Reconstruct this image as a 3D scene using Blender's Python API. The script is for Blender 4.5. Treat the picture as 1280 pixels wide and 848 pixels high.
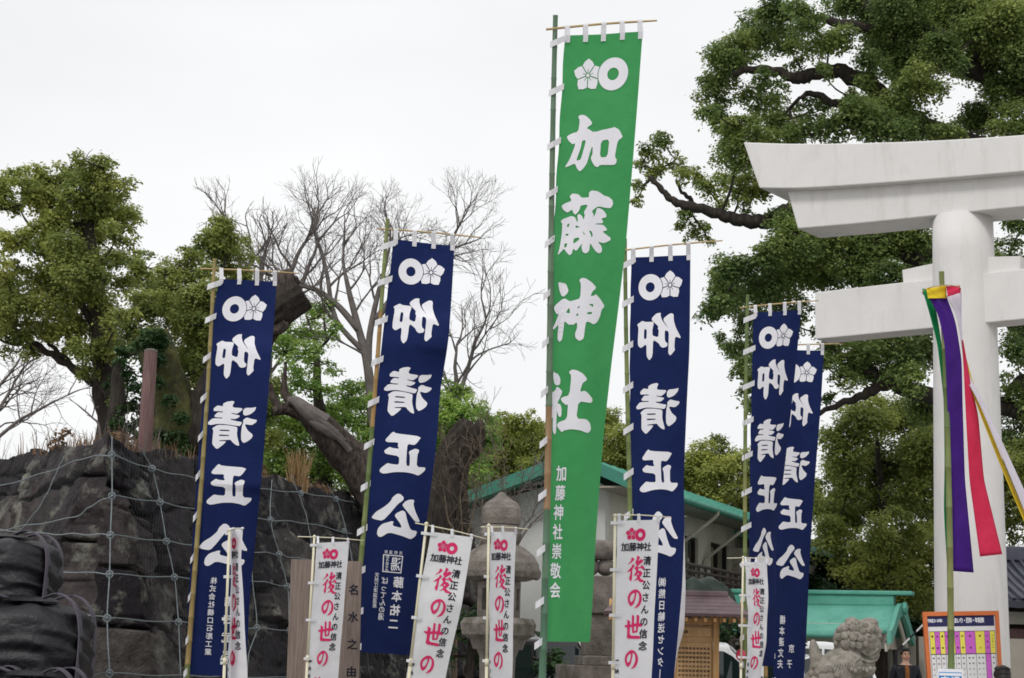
import bpy, bmesh, math, random
import numpy as np
from mathutils import Vector, Matrix
for o in list(bpy.data.objects): bpy.data.objects.remove(o)
SC = bpy.context.scene
COL = SC.collection
rnd = random.Random(7)
nrs = np.random.RandomState(11)
R = math.radians

# ---------------------------------------------------------------- camera
F = 2123.0                       # focal length in pixels of the 1280 px wide photograph
HOR = 815.0                      # horizon at the picture's centre column
PITCH = math.atan((HOR - 424) / F)
ROLL = 0.027
cam_d = bpy.data.cameras.new('camera')
cam = bpy.data.objects.new('camera', cam_d); COL.objects.link(cam)
CAMROT = Matrix.Rotation(R(90) + PITCH, 3, 'X') @ Matrix.Rotation(ROLL, 3, 'Z')
CAMLOC = Vector((0, 0, 1.6))
cam.matrix_world = Matrix.Translation(CAMLOC) @ CAMROT.to_4x4()
cam_d.sensor_width = 36; cam_d.lens = F / 1280 * 36
cam_d.clip_start = 0.1; cam_d.clip_end = 3000
SC.camera = cam

# ---------------------------------------------------------------- sky (overcast) and sun
w = bpy.data.worlds.new('World'); SC.world = w; w.use_nodes = True
nt = w.node_tree; nt.nodes.clear()
out = nt.nodes.new('ShaderNodeOutputWorld'); bg = nt.nodes.new('ShaderNodeBackground')
sky = nt.nodes.new('ShaderNodeTexSky'); sky.sky_type = 'NISHITA'; sky.sun_disc = False
SUN_EL, SUN_AZ = R(48), R(205)          # azimuth clockwise from +Y: behind the camera, a little to the left
sky.sun_elevation = SUN_EL; sky.sun_rotation = SUN_AZ
tc = nt.nodes.new('ShaderNodeTexCoord'); mp = nt.nodes.new('ShaderNodeMapping')
mp.inputs['Scale'].default_value = (1.6, 1.6, 4.0)
cn = nt.nodes.new('ShaderNodeTexNoise'); cn.inputs['Scale'].default_value = 1.3; cn.inputs['Detail'].default_value = 4
cr = nt.nodes.new('ShaderNodeValToRGB')
cr.color_ramp.elements[0].position = 0.3; cr.color_ramp.elements[0].color = (9.0, 9.0, 9.1, 1)
cr.color_ramp.elements[1].position = 0.7; cr.color_ramp.elements[1].color = (10.6, 10.6, 10.55, 1)
mx = nt.nodes.new('ShaderNodeMix'); mx.data_type = 'RGBA'; mx.inputs['Factor'].default_value = 0.94
nt.links.new(tc.outputs['Generated'], mp.inputs['Vector']); nt.links.new(mp.outputs['Vector'], cn.inputs['Vector'])
nt.links.new(cn.outputs['Fac'], cr.inputs['Fac'])
nt.links.new(sky.outputs['Color'], mx.inputs['A']); nt.links.new(cr.outputs['Color'], mx.inputs['B'])
nt.links.new(mx.outputs['Result'], bg.inputs['Color']); bg.inputs['Strength'].default_value = 0.10
nt.links.new(bg.outputs['Background'], out.inputs['Surface'])
sd = bpy.data.lights.new('sun', 'SUN'); sd.energy = 1.4; sd.angle = R(14); sd.color = (1.0, 0.965, 0.92)
sun = bpy.data.objects.new('sun', sd); COL.objects.link(sun)
sdir = Vector((math.sin(SUN_AZ) * math.cos(SUN_EL), math.cos(SUN_AZ) * math.cos(SUN_EL), math.sin(SUN_EL)))
sun.rotation_euler = (-sdir).to_track_quat('-Z', 'Y').to_euler()
SC.view_settings.view_transform = 'Standard'; SC.view_settings.look = 'None'
SC.view_settings.exposure = 0.0; SC.view_settings.gamma = 1.0; SC.view_settings.use_curve_mapping = False
SC.cycles.filter_width = 1.7; SC.cycles.max_bounces = 8; SC.cycles.diffuse_bounces = 5; SC.cycles.transmission_bounces = 4

# ---------------------------------------------------------------- pixel <-> world
def ray(x, y):
    return (CAMROT @ Vector(((x - 640) / F, -(y - 424) / F, -1.0)))
def P(x, y, Y):
    d = ray(x, y); return CAMLOC + d * (Y / d.y)
def proj(p):
    q = CAMROT.transposed() @ (Vector(p) - CAMLOC)
    return 640 + F * q.x / -q.z, 424 - F * q.y / -q.z
def ray_plane(x, y, p0, n):
    d = ray(x, y); return CAMLOC + d * ((Vector(p0) - CAMLOC).dot(n) / d.dot(n))
def ground_pt(p, q):
    """extend the line p -> q (q lower) down to z = 0"""
    p, q = Vector(p), Vector(q); t = p.z / (p.z - q.z); return p + (q - p) * t

# ---------------------------------------------------------------- materials
def _n(nt, t, **k):
    n = nt.nodes.new(t)
    for a, b in k.items(): setattr(n, a, b)
    return n
def mat(name, c1, c2=None, scale=3.0, rough=0.75, bump=0.0, bscale=None, detail=5, spec=0.3, metal=0.0,
        trans=0.0, tint=None, lo=0.35, hi=0.65, stretch=None, coat=0.0, stain=None, weave=0.0):
    """procedural surface: noise between c1 and c2; tint = list of colours driven by the mesh's own 'tint' attribute"""
    m = bpy.data.materials.new(name); m.use_nodes = True
    nt = m.node_tree; nt.nodes.clear(); L = nt.links.new
    out = _n(nt, 'ShaderNodeOutputMaterial'); b = _n(nt, 'ShaderNodeBsdfPrincipled')
    b.inputs['Roughness'].default_value = rough; b.inputs['Metallic'].default_value = metal
    b.inputs['Specular IOR Level'].default_value = spec; b.inputs['Coat Weight'].default_value = coat
    c1 = tuple(c1) + (1,); c2 = tuple(c2) + (1,) if c2 else c1
    tc = _n(nt, 'ShaderNodeTexCoord'); mp = _n(nt, 'ShaderNodeMapping')
    if stretch: mp.inputs['Scale'].default_value = stretch
    L(tc.outputs['Object'], mp.inputs['Vector'])
    no = _n(nt, 'ShaderNodeTexNoise'); no.inputs['Scale'].default_value = scale; no.inputs['Detail'].default_value = detail
    no.inputs['Roughness'].default_value = 0.62
    L(mp.outputs['Vector'], no.inputs['Vector'])
    rp = _n(nt, 'ShaderNodeValToRGB'); rp.color_ramp.elements[0].position = lo; rp.color_ramp.elements[1].position = hi
    rp.color_ramp.elements[0].color = c1; rp.color_ramp.elements[1].color = c2
    L(no.outputs['Fac'], rp.inputs['Fac']); colo = rp.outputs['Color']
    if tint:
        at = _n(nt, 'ShaderNodeAttribute', attribute_name='tint')
        tr = _n(nt, 'ShaderNodeValToRGB'); els = tr.color_ramp.elements
        while len(els) < len(tint): els.new(0.5)
        for i, c in enumerate(tint):
            els[i].position = i / (len(tint) - 1); els[i].color = tuple(c) + (1,)
        L(at.outputs['Fac'], tr.inputs['Fac'])
        mm = _n(nt, 'ShaderNodeMix', data_type='RGBA', blend_type='MULTIPLY'); mm.inputs['Factor'].default_value = 1.0
        L(tr.outputs['Color'], mm.inputs['A']); L(colo, mm.inputs['B']); colo = mm.outputs['Result']
    if stain:
        (sc, ss, s0, s1) = stain[:4]
        n2 = _n(nt, 'ShaderNodeTexNoise'); n2.inputs['Scale'].default_value = ss; n2.inputs['Detail'].default_value = 7
        n2.inputs['Roughness'].default_value = 0.7
        if len(stain) > 4:
            m3 = _n(nt, 'ShaderNodeMapping'); m3.inputs['Scale'].default_value = stain[4]; L(tc.outputs['Object'], m3.inputs['Vector']); L(m3.outputs['Vector'], n2.inputs['Vector'])
        mr = _n(nt, 'ShaderNodeMapRange'); mr.inputs['From Min'].default_value = s0; mr.inputs['From Max'].default_value = s1
        (len(stain) > 4) or L(tc.outputs['Object'], n2.inputs['Vector']); L(n2.outputs['Fac'], mr.inputs['Value'])
        m2 = _n(nt, 'ShaderNodeMix', data_type='RGBA'); m2.inputs['B'].default_value = tuple(sc) + (1,)
        L(mr.outputs['Result'], m2.inputs['Factor']); L(colo, m2.inputs['A']); colo = m2.outputs['Result']
    L(colo, b.inputs['Base Color'])
    if bump:
        nb = _n(nt, 'ShaderNodeTexNoise'); nb.inputs['Scale'].default_value = bscale or scale * 4; nb.inputs['Detail'].default_value = 6
        L(mp.outputs['Vector'], nb.inputs['Vector'])
        bp = _n(nt, 'ShaderNodeBump'); bp.inputs['Strength'].default_value = bump; bp.inputs['Distance'].default_value = 0.03
        L(nb.outputs['Fac'], bp.inputs['Height']); L(bp.outputs['Normal'], b.inputs['Normal'])
    sh = b.outputs['BSDF']
    if trans:
        t = _n(nt, 'ShaderNodeBsdfTranslucent'); L(colo, t.inputs['Color'])
        ms = _n(nt, 'ShaderNodeMixShader'); ms.inputs['Fac'].default_value = trans
        L(sh, ms.inputs[1]); L(t.outputs['BSDF'], ms.inputs[2]); sh = ms.outputs['Shader']
    L(sh, out.inputs['Surface'])
    return m
_fg = {}
def fbm(A, Z, sc, octv, seed):
    """tiling value noise, several octaves, 0..1"""
    G_ = _fg.setdefault(seed, None)
    if G_ is None: G_ = _fg[seed] = np.random.RandomState(seed).uniform(0, 1, (64, 64))
    tot = np.zeros_like(A, dtype=float); am, fs = 1.0, 0.0; f = sc
    for _ in range(octv):
        x, z = A * f + 7.3 * _, Z * f + 3.1 * _; i, j = np.floor(x).astype(int), np.floor(z).astype(int); u, v = x - i, z - j
        u, v = u * u * (3 - 2 * u), v * v * (3 - 2 * v); g = lambda a, b: G_[a % 64, b % 64]
        tot += am * ((g(i, j) * (1 - u) + g(i + 1, j) * u) * (1 - v) + (g(i, j + 1) * (1 - u) + g(i + 1, j + 1) * u) * v); fs += am; am *= .5; f *= 2.03
    return tot / fs
def s2l(r, g, b):
    f = lambda c: c / 255 / 12.92 if c <= 10 else ((c / 255 + 0.055) / 1.055) ** 2.4
    return (f(r), f(g), f(b))
M = {}
M['blue'] = mat('navy_cloth', (0.008, 0.0175, 0.083), (0.011, 0.0215, 0.100), scale=2.2, rough=0.85, spec=0.15, trans=0.12, bump=0.45, bscale=7)
M['green'] = mat('green_cloth', (0.060, 0.335, 0.110), (0.074, 0.375, 0.128), scale=1.6, rough=0.85, spec=0.15, trans=0.32, bump=0.45, bscale=7)
M['white_cloth'] = mat('white_cloth', (0.76, 0.76, 0.80), (0.82, 0.82, 0.85), scale=3, rough=0.85, spec=0.15, trans=0.25, bump=0.4, bscale=8)
M['dye_white'] = mat('undyed_lettering', (0.78, 0.78, 0.84), (0.83, 0.83, 0.88), scale=4, rough=0.85, spec=0.15, bump=0.1, bscale=60)
M['pink_ink'] = mat('crimson_ink', (0.62, 0.030, 0.13), (0.68, 0.04, 0.16), scale=6, rough=0.8, spec=0.15)
M['black_ink'] = mat('black_ink', (0.012, 0.013, 0.026), (0.02, 0.02, 0.035), scale=6, rough=0.8, spec=0.15)
M['bamboo'] = mat('bamboo', (0.75, 0.75, 0.75), (1, 1, 1), scale=6, rough=0.5, spec=0.4, stretch=(6, 6, 0.8),
                  tint=[(0.10, 0.16, 0.045), (0.19, 0.23, 0.075), (0.30, 0.24, 0.09), (0.36, 0.19, 0.06)], bump=0.1)
M['bamboo_old'] = mat('painted_green_bamboo', (0.75, 0.75, 0.75), (1, 1, 1), scale=6, rough=0.5, spec=0.4, stretch=(6, 6, 0.8),
                  tint=[(0.07, 0.16, 0.10), (0.10, 0.18, 0.11), (0.18, 0.17, 0.12), (0.36, 0.18, 0.06)], bump=0.1)
M['stick'] = mat('split_bamboo', (0.42, 0.30, 0.15), (0.5, 0.38, 0.2), scale=8, rough=0.6)
M['plastic_pole'] = mat('cream_plastic_pole', (0.62, 0.58, 0.42), (0.7, 0.66, 0.5), scale=3, rough=0.4, spec=0.5)
M['torii'] = mat('white_painted_concrete', (0.66, 0.65, 0.64), (0.71, 0.70, 0.69), scale=1.2, rough=0.8, bump=0.12, bscale=40,
                 stain=((0.52, 0.51, 0.49), 1.6, 0.52, 0.86, (2.6, 2.6, 0.45)))
M['granite'] = mat('weathered_granite', (0.15, 0.13, 0.118), (0.25, 0.22, 0.20), scale=5, rough=0.9, bump=0.6, bscale=40,
                   stain=((0.075, 0.075, 0.052), 3.0, 0.46, 0.68))
M['lion'] = mat('pale_carved_granite', (0.22, 0.20, 0.175), (0.38, 0.35, 0.31), scale=9, rough=0.9, bump=0.5, bscale=50,
                stain=((0.16, 0.17, 0.12), 3.5, 0.52, 0.72))
M['wallstone'] = mat('castle_stone', (0.35, 0.34, 0.36), (0.95, 0.93, 0.95), scale=4.0, rough=0.92, bump=1.0, bscale=22,
                     tint=[(0.016, 0.014, 0.018), (0.034, 0.028, 0.031), (0.058, 0.048, 0.048), (0.110, 0.098, 0.087)],
                     stain=((0.20, 0.20, 0.17), 1.9, 0.53, 0.68))
M['rope'] = mat('pale_blue_rope', (0.15, 0.18, 0.195), (0.24, 0.275, 0.29), scale=20, rough=0.8, bump=0.4, bscale=120)
M['netwire'] = mat('thin_net_cord', (0.08, 0.09, 0.10), rough=0.8)
M['bag'] = mat('black_woven_bag', (0.006, 0.006, 0.009), (0.011, 0.011, 0.015), scale=12, rough=0.5, bump=1.0, bscale=9, spec=0.4)
M['strap'] = mat('grey_strap', (0.075, 0.066, 0.085), (0.10, 0.09, 0.115), scale=12, rough=0.6)
M['bark'] = mat('dark_bark', (0.022, 0.018, 0.016), (0.055, 0.046, 0.038), scale=6, rough=0.95, bump=0.9, bscale=16, stretch=(2, 2, 0.6))
M['bark_old'] = mat('rough_old_bark', (0.024, 0.018, 0.016), (0.10, 0.080, 0.068), scale=9, rough=0.95, bump=1.0, bscale=12, stretch=(2, 2, 0.7))
M['moss'] = mat('mossy_bark', (0.035, 0.040, 0.014), (0.085, 0.085, 0.028), scale=3, stain=((0.03, 0.023, 0.02), 2.6, .52, .68), rough=0.95, bump=0.9, bscale=16)
M['bark_bare'] = mat('grey_bare_bark', (0.115, 0.100, 0.095), (0.18, 0.16, 0.152), scale=5, rough=0.95)
M['twigs'] = mat('brown_twigs', (0.10, 0.075, 0.055), (0.17, 0.135, 0.10), scale=5, rough=0.95)
def leafmat(name, cols, trans=0.5):
    return mat(name, (2.0, 2.4, 2.2), (3.5, 3.85, 3.3), scale=0.55, rough=0.5, spec=0.35, trans=trans, tint=cols, detail=2)
M['leaf_olive'] = leafmat('olive_camphor_leaves', [(0.042, 0.058, 0.022), (0.082, 0.094, 0.030), (0.125, 0.122, 0.038), (0.165, 0.148, 0.050)])
M['leaf_dark'] = leafmat('dark_camphor_leaves', [(0.032, 0.048, 0.020), (0.058, 0.076, 0.027), (0.088, 0.100, 0.034), (0.125, 0.122, 0.042)])
M['leaf_light'] = leafmat('light_green_leaves', [(0.05, 0.085, 0.022), (0.09, 0.125, 0.032), (0.14, 0.165, 0.045), (0.19, 0.195, 0.06)])
M['leaf_ivy'] = leafmat('deep_green_ivy', [(0.010, 0.021, 0.010), (0.018, 0.034, 0.014), (0.028, 0.046, 0.017), (0.036, 0.050, 0.018)])
M['leaf_far'] = leafmat('far_olive_leaves', [(0.045, 0.055, 0.018), (0.085, 0.092, 0.026), (0.12, 0.12, 0.034), (0.16, 0.15, 0.045)])
M['drygrass'] = mat('dry_grass', (0.30, 0.19, 0.09), (0.42, 0.29, 0.15), scale=6, rough=0.9, trans=0.2)
M['redgrass'] = mat('rusty_dry_weeds', (0.17, 0.10, 0.06), (0.26, 0.17, 0.10), scale=6, rough=0.9, trans=0.2)
M['oldwood'] = mat('weathered_brown_wood', (0.15, 0.115, 0.10), (0.25, 0.20, 0.175), scale=4, rough=0.85, bump=0.3, stretch=(9, 9, 0.5))
M['postwood'] = mat('reddish_round_post', (0.13, 0.075, 0.075), (0.21, 0.13, 0.125), scale=4, rough=0.85, bump=0.3, stretch=(9, 9, 0.6))
M['newwood'] = mat('fresh_cypress_wood', (0.42, 0.23, 0.095), (0.55, 0.33, 0.15), scale=3, rough=0.65, bump=0.15, stretch=(9, 9, 0.6))
M['newwood2'] = mat('pale_cypress_board', (0.46, 0.28, 0.13), (0.58, 0.37, 0.19), scale=3, rough=0.65, bump=0.1, stretch=(9, 9, 0.6))
M['copper'] = mat('brown_copper_roof', (0.13, 0.085, 0.095), (0.19, 0.13, 0.14), scale=3, rough=0.45, spec=0.5)
M['plaster'] = mat('white_plaster', (0.52, 0.53, 0.51), (0.60, 0.61, 0.59), scale=0.8, rough=0.9, bump=0.1, stain=((0.36, 0.37, 0.36), 1.1, 0.58, 0.8))
M['cream'] = mat('cream_plaster', (0.47, 0.45, 0.39), (0.56, 0.54, 0.47), scale=0.8, rough=0.9, stain=((0.28, 0.27, 0.22), 1.4, 0.55, 0.8))
M['greenroof'] = mat('green_copper_roof', (0.085, 0.32, 0.245), (0.13, 0.40, 0.315), scale=1.5, rough=0.6, spec=0.35, stain=((0.05, 0.22, 0.16), 2.4, 0.55, 0.8))
M['greentrim'] = mat('dark_green_trim', (0.045, 0.19, 0.14), (0.06, 0.25, 0.185), scale=2, rough=0.6)
M['slate'] = mat('grey_blue_tiles', (0.105, 0.11, 0.145), (0.16, 0.165, 0.21), scale=2, rough=0.6)
M['darkwood'] = mat('dark_brown_timber', (0.030, 0.023, 0.019), (0.055, 0.043, 0.035), scale=4, rough=0.8)
M['railwood'] = mat('brown_railing', (0.06, 0.045, 0.042), (0.095, 0.07, 0.065), scale=4, rough=0.8)
M['glass'] = mat('dark_window_glass', (0.012, 0.015, 0.014), rough=0.08, spec=0.6)
M['curtain'] = mat('pale_curtain', (0.16, 0.16, 0.115), (0.24, 0.24, 0.17), scale=4, rough=0.9, stretch=(8, 8, 0.4))
M['pipe'] = mat('cream_downpipe', (0.34, 0.31, 0.25), (0.42, 0.39, 0.32), scale=3, rough=0.6)
M['beigewall'] = mat('beige_rendered_wall', (0.36, 0.33, 0.28), (0.42, 0.39, 0.34), scale=1.2, rough=0.9)
M['dark_tarp'] = mat('dark_green_tarpaulin', (0.012, 0.022, 0.018), (0.024, 0.038, 0.030), scale=3, rough=0.55, bump=0.6, bscale=6)
M['carwhite'] = mat('white_car_paint', (0.74, 0.75, 0.76), rough=0.25, spec=0.5, coat=0.6)
M['carblack'] = mat('black_car_paint', (0.012, 0.012, 0.014), rough=0.2, spec=0.5, coat=0.6)
M['silver'] = mat('silver_trim', (0.52, 0.53, 0.56), rough=0.3, metal=0.6)
M['carglass'] = mat('car_glass', (0.010, 0.018, 0.016), rough=0.04, spec=0.7)
M['rubber'] = mat('tyre_rubber', (0.015, 0.015, 0.016), rough=0.8)
M['lampglass'] = mat('headlight_glass', (0.6, 0.62, 0.65), rough=0.12, spec=0.7)
M['redlamp'] = mat('red_lamp_plastic', (0.55, 0.02, 0.03), rough=0.25, spec=0.5)
M['pinkball'] = mat('pinkish_red_plastic', (0.66, 0.05, 0.11), (0.72, 0.08, 0.15), rough=0.45)
M['orange'] = mat('orange_painted_wood', (0.52, 0.13, 0.035), (0.60, 0.17, 0.05), scale=4, rough=0.55)
M['paper'] = mat('white_board_paper', (0.66, 0.65, 0.66), (0.71, 0.70, 0.71), scale=5, rough=0.8)
M['navy_ink'] = mat('navy_print', (0.02, 0.02, 0.085), rough=0.7)
M['yellow_ink'] = mat('yellow_print', (0.70, 0.62, 0.08), (0.74, 0.66, 0.11), rough=0.7)
M['magenta_ink'] = mat('magenta_print', (0.52, 0.10, 0.50), (0.56, 0.13, 0.54), rough=0.7)
M['signblue'] = mat('blue_sign_paint', (0.02, 0.22, 0.52), (0.03, 0.26, 0.57), rough=0.5)
M['st_green'] = mat('green_streamer_cloth', (0.01, 0.26, 0.085), (0.015, 0.31, 0.11), rough=0.8, trans=0.25, spec=0.2)
M['st_purple'] = mat('purple_streamer_cloth', (0.055, 0.012, 0.20), (0.075, 0.018, 0.26), rough=0.8, trans=0.2, spec=0.2)
M['st_red'] = mat('red_streamer_cloth', (0.70, 0.035, 0.10), (0.78, 0.05, 0.13), rough=0.8, trans=0.25, spec=0.2)
M['st_yellow'] = mat('yellow_streamer_cloth', (0.80, 0.60, 0.03), (0.85, 0.66, 0.05), rough=0.8, trans=0.25, spec=0.2)
M['st_white'] = mat('lilac_white_streamer_cloth', (0.74, 0.70, 0.79), (0.8, 0.76, 0.84), rough=0.8, trans=0.25, spec=0.2)
M['skin'] = mat('skin', (0.50, 0.29, 0.20), (0.55, 0.33, 0.24), rough=0.55)
M['hair'] = mat('black_hair', (0.010, 0.008, 0.008), (0.02, 0.017, 0.016), scale=30, rough=0.5)
M['jacket'] = mat('black_jacket', (0.010, 0.011, 0.016), (0.018, 0.019, 0.026), scale=10, rough=0.8)
M['rust_shirt'] = mat('rust_knit', (0.20, 0.075, 0.022), (0.26, 0.10, 0.03), scale=10, rough=0.9)
M['trousers'] = mat('dark_trousers', (0.02, 0.02, 0.028), (0.03, 0.03, 0.04), scale=10, rough=0.9)
M['shoe'] = mat('dark_shoes', (0.02, 0.016, 0.014), rough=0.5)
M['eyewhite'] = mat('eye', (0.05, 0.04, 0.04), rough=0.2)
M['whitestripe'] = mat('white_stripe_paint', (0.75, 0.75, 0.75), rough=0.5)
M['gravel'] = mat('pale_gravel_ground', (0.26, 0.245, 0.225), (0.36, 0.34, 0.31), scale=9, rough=0.95, bump=0.5, bscale=60, detail=8,
                  stain=((0.13, 0.12, 0.105), 0.4, 0.5, 0.75))
M['earth'] = mat('leafy_earth', (0.06, 0.045, 0.03), (0.11, 0.09, 0.055), scale=2, rough=0.95, bump=0.6, bscale=10)

# ---------------------------------------------------------------- mesh helpers
def wloc(o):
    v = Vector((0, 0, 0))
    while o is not None:
        v += o.location; o = o.parent
    return v
def empty(name, loc, label, cat, group=None, kind=None):
    o = bpy.data.objects.new(name, None); o.empty_display_size = 0.3
    COL.objects.link(o); o.location = loc; tag(o, label, cat, group, kind); return o
def tag(o, label=None, cat=None, group=None, kind=None):
    if label: o['label'] = label
    if cat: o['category'] = cat
    if group: o['group'] = group
    if kind: o['kind'] = kind
    return o
class MB:
    def __init__(s): s.v = []; s.f = []; s.t = []; s.m = []
    def add(s, vs, fs, tint=0.0, mi=0):
        k = len(s.v); s.v += [tuple(p) for p in vs]
        for f in fs: s.f.append(tuple(i + k for i in f)); s.t.append(tint); s.m.append(mi)
        return s
    def tube(s, pts, rad, n=8, tint=0.0, caps=True, mi=0):
        pts = [Vector(p) for p in pts]; m = len(pts)
        if not hasattr(rad, '__len__'): rad = [rad] * m
        vs = []; fs = []; up = None
        for i, p in enumerate(pts):
            d = (pts[min(i + 1, m - 1)] - pts[max(i - 1, 0)])
            if d.length < 1e-9: d = Vector((0, 0, 1))
            d.normalize()
            if up is None:
                up = Vector((0, 1, 0)) if abs(d.y) < 0.9 else Vector((1, 0, 0))
            a = (up - d * up.dot(d)).normalized(); b = d.cross(a); up = a
            for k in range(n):
                g = 2 * math.pi * k / n; vs.append(p + (a * math.cos(g) + b * math.sin(g)) * rad[i])
        tl = []
        for i in range(m - 1):
            for k in range(n):
                fs.append((i * n + k, i * n + (k + 1) % n, (i + 1) * n + (k + 1) % n, (i + 1) * n + k))
                tl.append(tint[i] if hasattr(tint, '__len__') else tint)
        if caps:
            fs.append(tuple(range(n))[::-1]); fs.append(tuple(range((m - 1) * n, m * n)))
            tl += [tl[0], tl[-1]]
        k0 = len(s.v); s.v += [tuple(p) for p in vs]
        for f, tt in zip(fs, tl): s.f.append(tuple(i + k0 for i in f)); s.t.append(tt); s.m.append(mi)
        return s
    def box(s, c, size, rot=None, tint=0.0, bev=0.0, mi=0):
        c = Vector(c); hx, hy, hz = size[0] / 2, size[1] / 2, size[2] / 2
        rot = rot or Matrix.Identity(3)
        if isinstance(rot, (int, float)): rot = Matrix.Rotation(rot, 3, 'Z')
        if bev <= 0:
            vs = [c + rot @ Vector((x * hx, y * hy, z * hz)) for x in (-1, 1) for y in (-1, 1) for z in (-1, 1)]
            return s.add(vs, [(0, 1, 3, 2), (4, 6, 7, 5), (0, 4, 5, 1), (2, 3, 7, 6), (0, 2, 6, 4), (1, 5, 7, 3)], tint, mi)
        bm = bmesh.new(); bmesh.ops.create_cube(bm, size=1)
        for v in bm.verts: v.co = Vector((v.co.x * size[0], v.co.y * size[1], v.co.z * size[2]))
        bmesh.ops.bevel(bm, geom=list(bm.edges), offset=bev, segments=2, affect='EDGES', profile=0.6)
        bm.verts.index_update()
        vs = [c + rot @ v.co for v in bm.verts]; fs = [[v.index for v in f.verts] for f in bm.faces]; bm.free()
        return s.add(vs, fs, tint, mi)
    def lathe(s, prof, c, n=24, rot=None, tint=0.0, sq=0.0, mi=0):
        """prof: (radius, z) list; sq > 0 squares the section a little"""
        c = Vector(c); vs = []; rot = rot or Matrix.Identity(3)
        for r, z in prof:
            for k in range(n):
                g = 2 * math.pi * k / n; e = 1.0
                if sq: e = (1 - sq) + sq / max(abs(math.cos(g - rnd_rot)), abs(math.sin(g - rnd_rot)))
                vs.append(c + rot @ Vector((r * e * math.cos(g), r * e * math.sin(g), z)))
        m = len(prof)
        fs = [(i * n + k, i * n + (k + 1) % n, (i + 1) * n + (k + 1) % n, (i + 1) * n + k) for i in range(m - 1) for k in range(n)]
        fs += [tuple(range(n))[::-1], tuple(range((m - 1) * n, m * n))]
        return s.add(vs, fs, tint, mi)
    def ball(s, c, r, n=10, tint=0.0, rot=None, mi=0):
        if not hasattr(r, '__len__'): r = (r, r, r)
        rot = rot or Matrix.Identity(3); c = Vector(c); m = max(5, n // 2 + 1); vs = []
        for i in range(m + 1):
            th = math.pi * i / m
            for k in range(n):
                g = 2 * math.pi * k / n
                vs.append(c + rot @ Vector((r[0] * math.sin(th) * math.cos(g), r[1] * math.sin(th) * math.sin(g), r[2] * math.cos(th))))
        fs = [(i * n + k, (i + 1) * n + k, (i + 1) * n + (k + 1) % n, i * n + (k + 1) % n) for i in range(m) for k in range(n)]
        return s.add(vs, fs, tint, mi)
    def prism(s, pts, d, tint=0.0, mi=0):
        """closed polygon pts (world) extruded by vector d"""
        n = len(pts); d = Vector(d); vs = [Vector(p) for p in pts] + [Vector(p) + d for p in pts]
        fs = [tuple(range(n)), tuple(range(n, 2 * n))[::-1]] + [(i, i + n, (i + 1) % n + n, (i + 1) % n) for i in range(n)]
        return s.add(vs, fs, tint, mi)
    def quadgrid(s, rows, tint=0.0, mi=0):
        n = len(rows[0]); vs = [p for r in rows for p in r]
        fs = [(i * n + j, i * n + j + 1, (i + 1) * n + j + 1, (i + 1) * n + j) for i in range(len(rows) - 1) for j in range(n - 1)]
        return s.add(vs, fs, tint, mi)
    def build(s, name, m, parent=None, smooth=False, loc=None, fixn=True):
        off = wloc(parent) if parent else (Vector(loc) if loc else Vector((0, 0, 0)))
        me = bpy.data.meshes.new(name)
        me.from_pydata([(x - off.x, y - off.y, z - off.z) for x, y, z in s.v], [], s.f)
        if any(s.t):
            a = me.attributes.new('tint', 'FLOAT', 'FACE'); a.data.foreach_set('value', [float(t) for t in s.t])
        for mm in (m if isinstance(m, (list, tuple)) else [m]): me.materials.append(mm)
        if any(s.m): me.polygons.foreach_set('material_index', s.m)
        if fixn:
            bm = bmesh.new(); bm.from_mesh(me); bmesh.ops.recalc_face_normals(bm, faces=bm.faces); bm.to_mesh(me); bm.free()
        if smooth: me.polygons.foreach_set('use_smooth', [True] * len(me.polygons))
        me.update()
        o = bpy.data.objects.new(name, me); COL.objects.link(o)
        if parent: o.parent = parent
        else: o.location = off
        return o
rnd_rot = 0.0
def fastmesh(name, V, Q, m, parent=None, tint=None, smooth=False):
    """numpy verts (N,3) and quads (K,4)"""
    off = np.array(wloc(parent)) if parent else np.zeros(3)
    me = bpy.data.meshes.new(name); V = V - off
    me.vertices.add(len(V)); me.vertices.foreach_set('co', V.astype(np.float32).ravel())
    me.loops.add(Q.size); me.loops.foreach_set('vertex_index', Q.astype(np.int32).ravel())
    me.polygons.add(len(Q)); me.polygons.foreach_set('loop_start', np.arange(0, Q.size, Q.shape[1], dtype=np.int32))
    me.update(calc_edges=True)
    if tint is not None:
        a = me.attributes.new('tint', 'FLOAT', 'FACE'); a.data.foreach_set('value', tint.astype(np.float32))
    me.materials.append(m)
    if smooth: me.polygons.foreach_set('use_smooth', [True] * len(me.polygons))
    me.validate(); o = bpy.data.objects.new(name, me); COL.objects.link(o)
    if parent: o.parent = parent
    return o
def catmull(pts, n=6):
    pts = [Vector(p) for p in pts]
    if len(pts) < 3: return pts
    out = []
    for i in range(len(pts) - 1):
        p0, p1, p2, p3 = pts[max(i - 1, 0)], pts[i], pts[i + 1], pts[min(i + 2, len(pts) - 1)]
        for k in range(n):
            t = k / n
            out.append(0.5 * ((2 * p1) + (p2 - p0) * t + (2 * p0 - 5 * p1 + 4 * p2 - p3) * t * t + (3 * p1 - p0 - 3 * p2 + p3) * t ** 3))
    out.append(pts[-1]); return out
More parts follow.
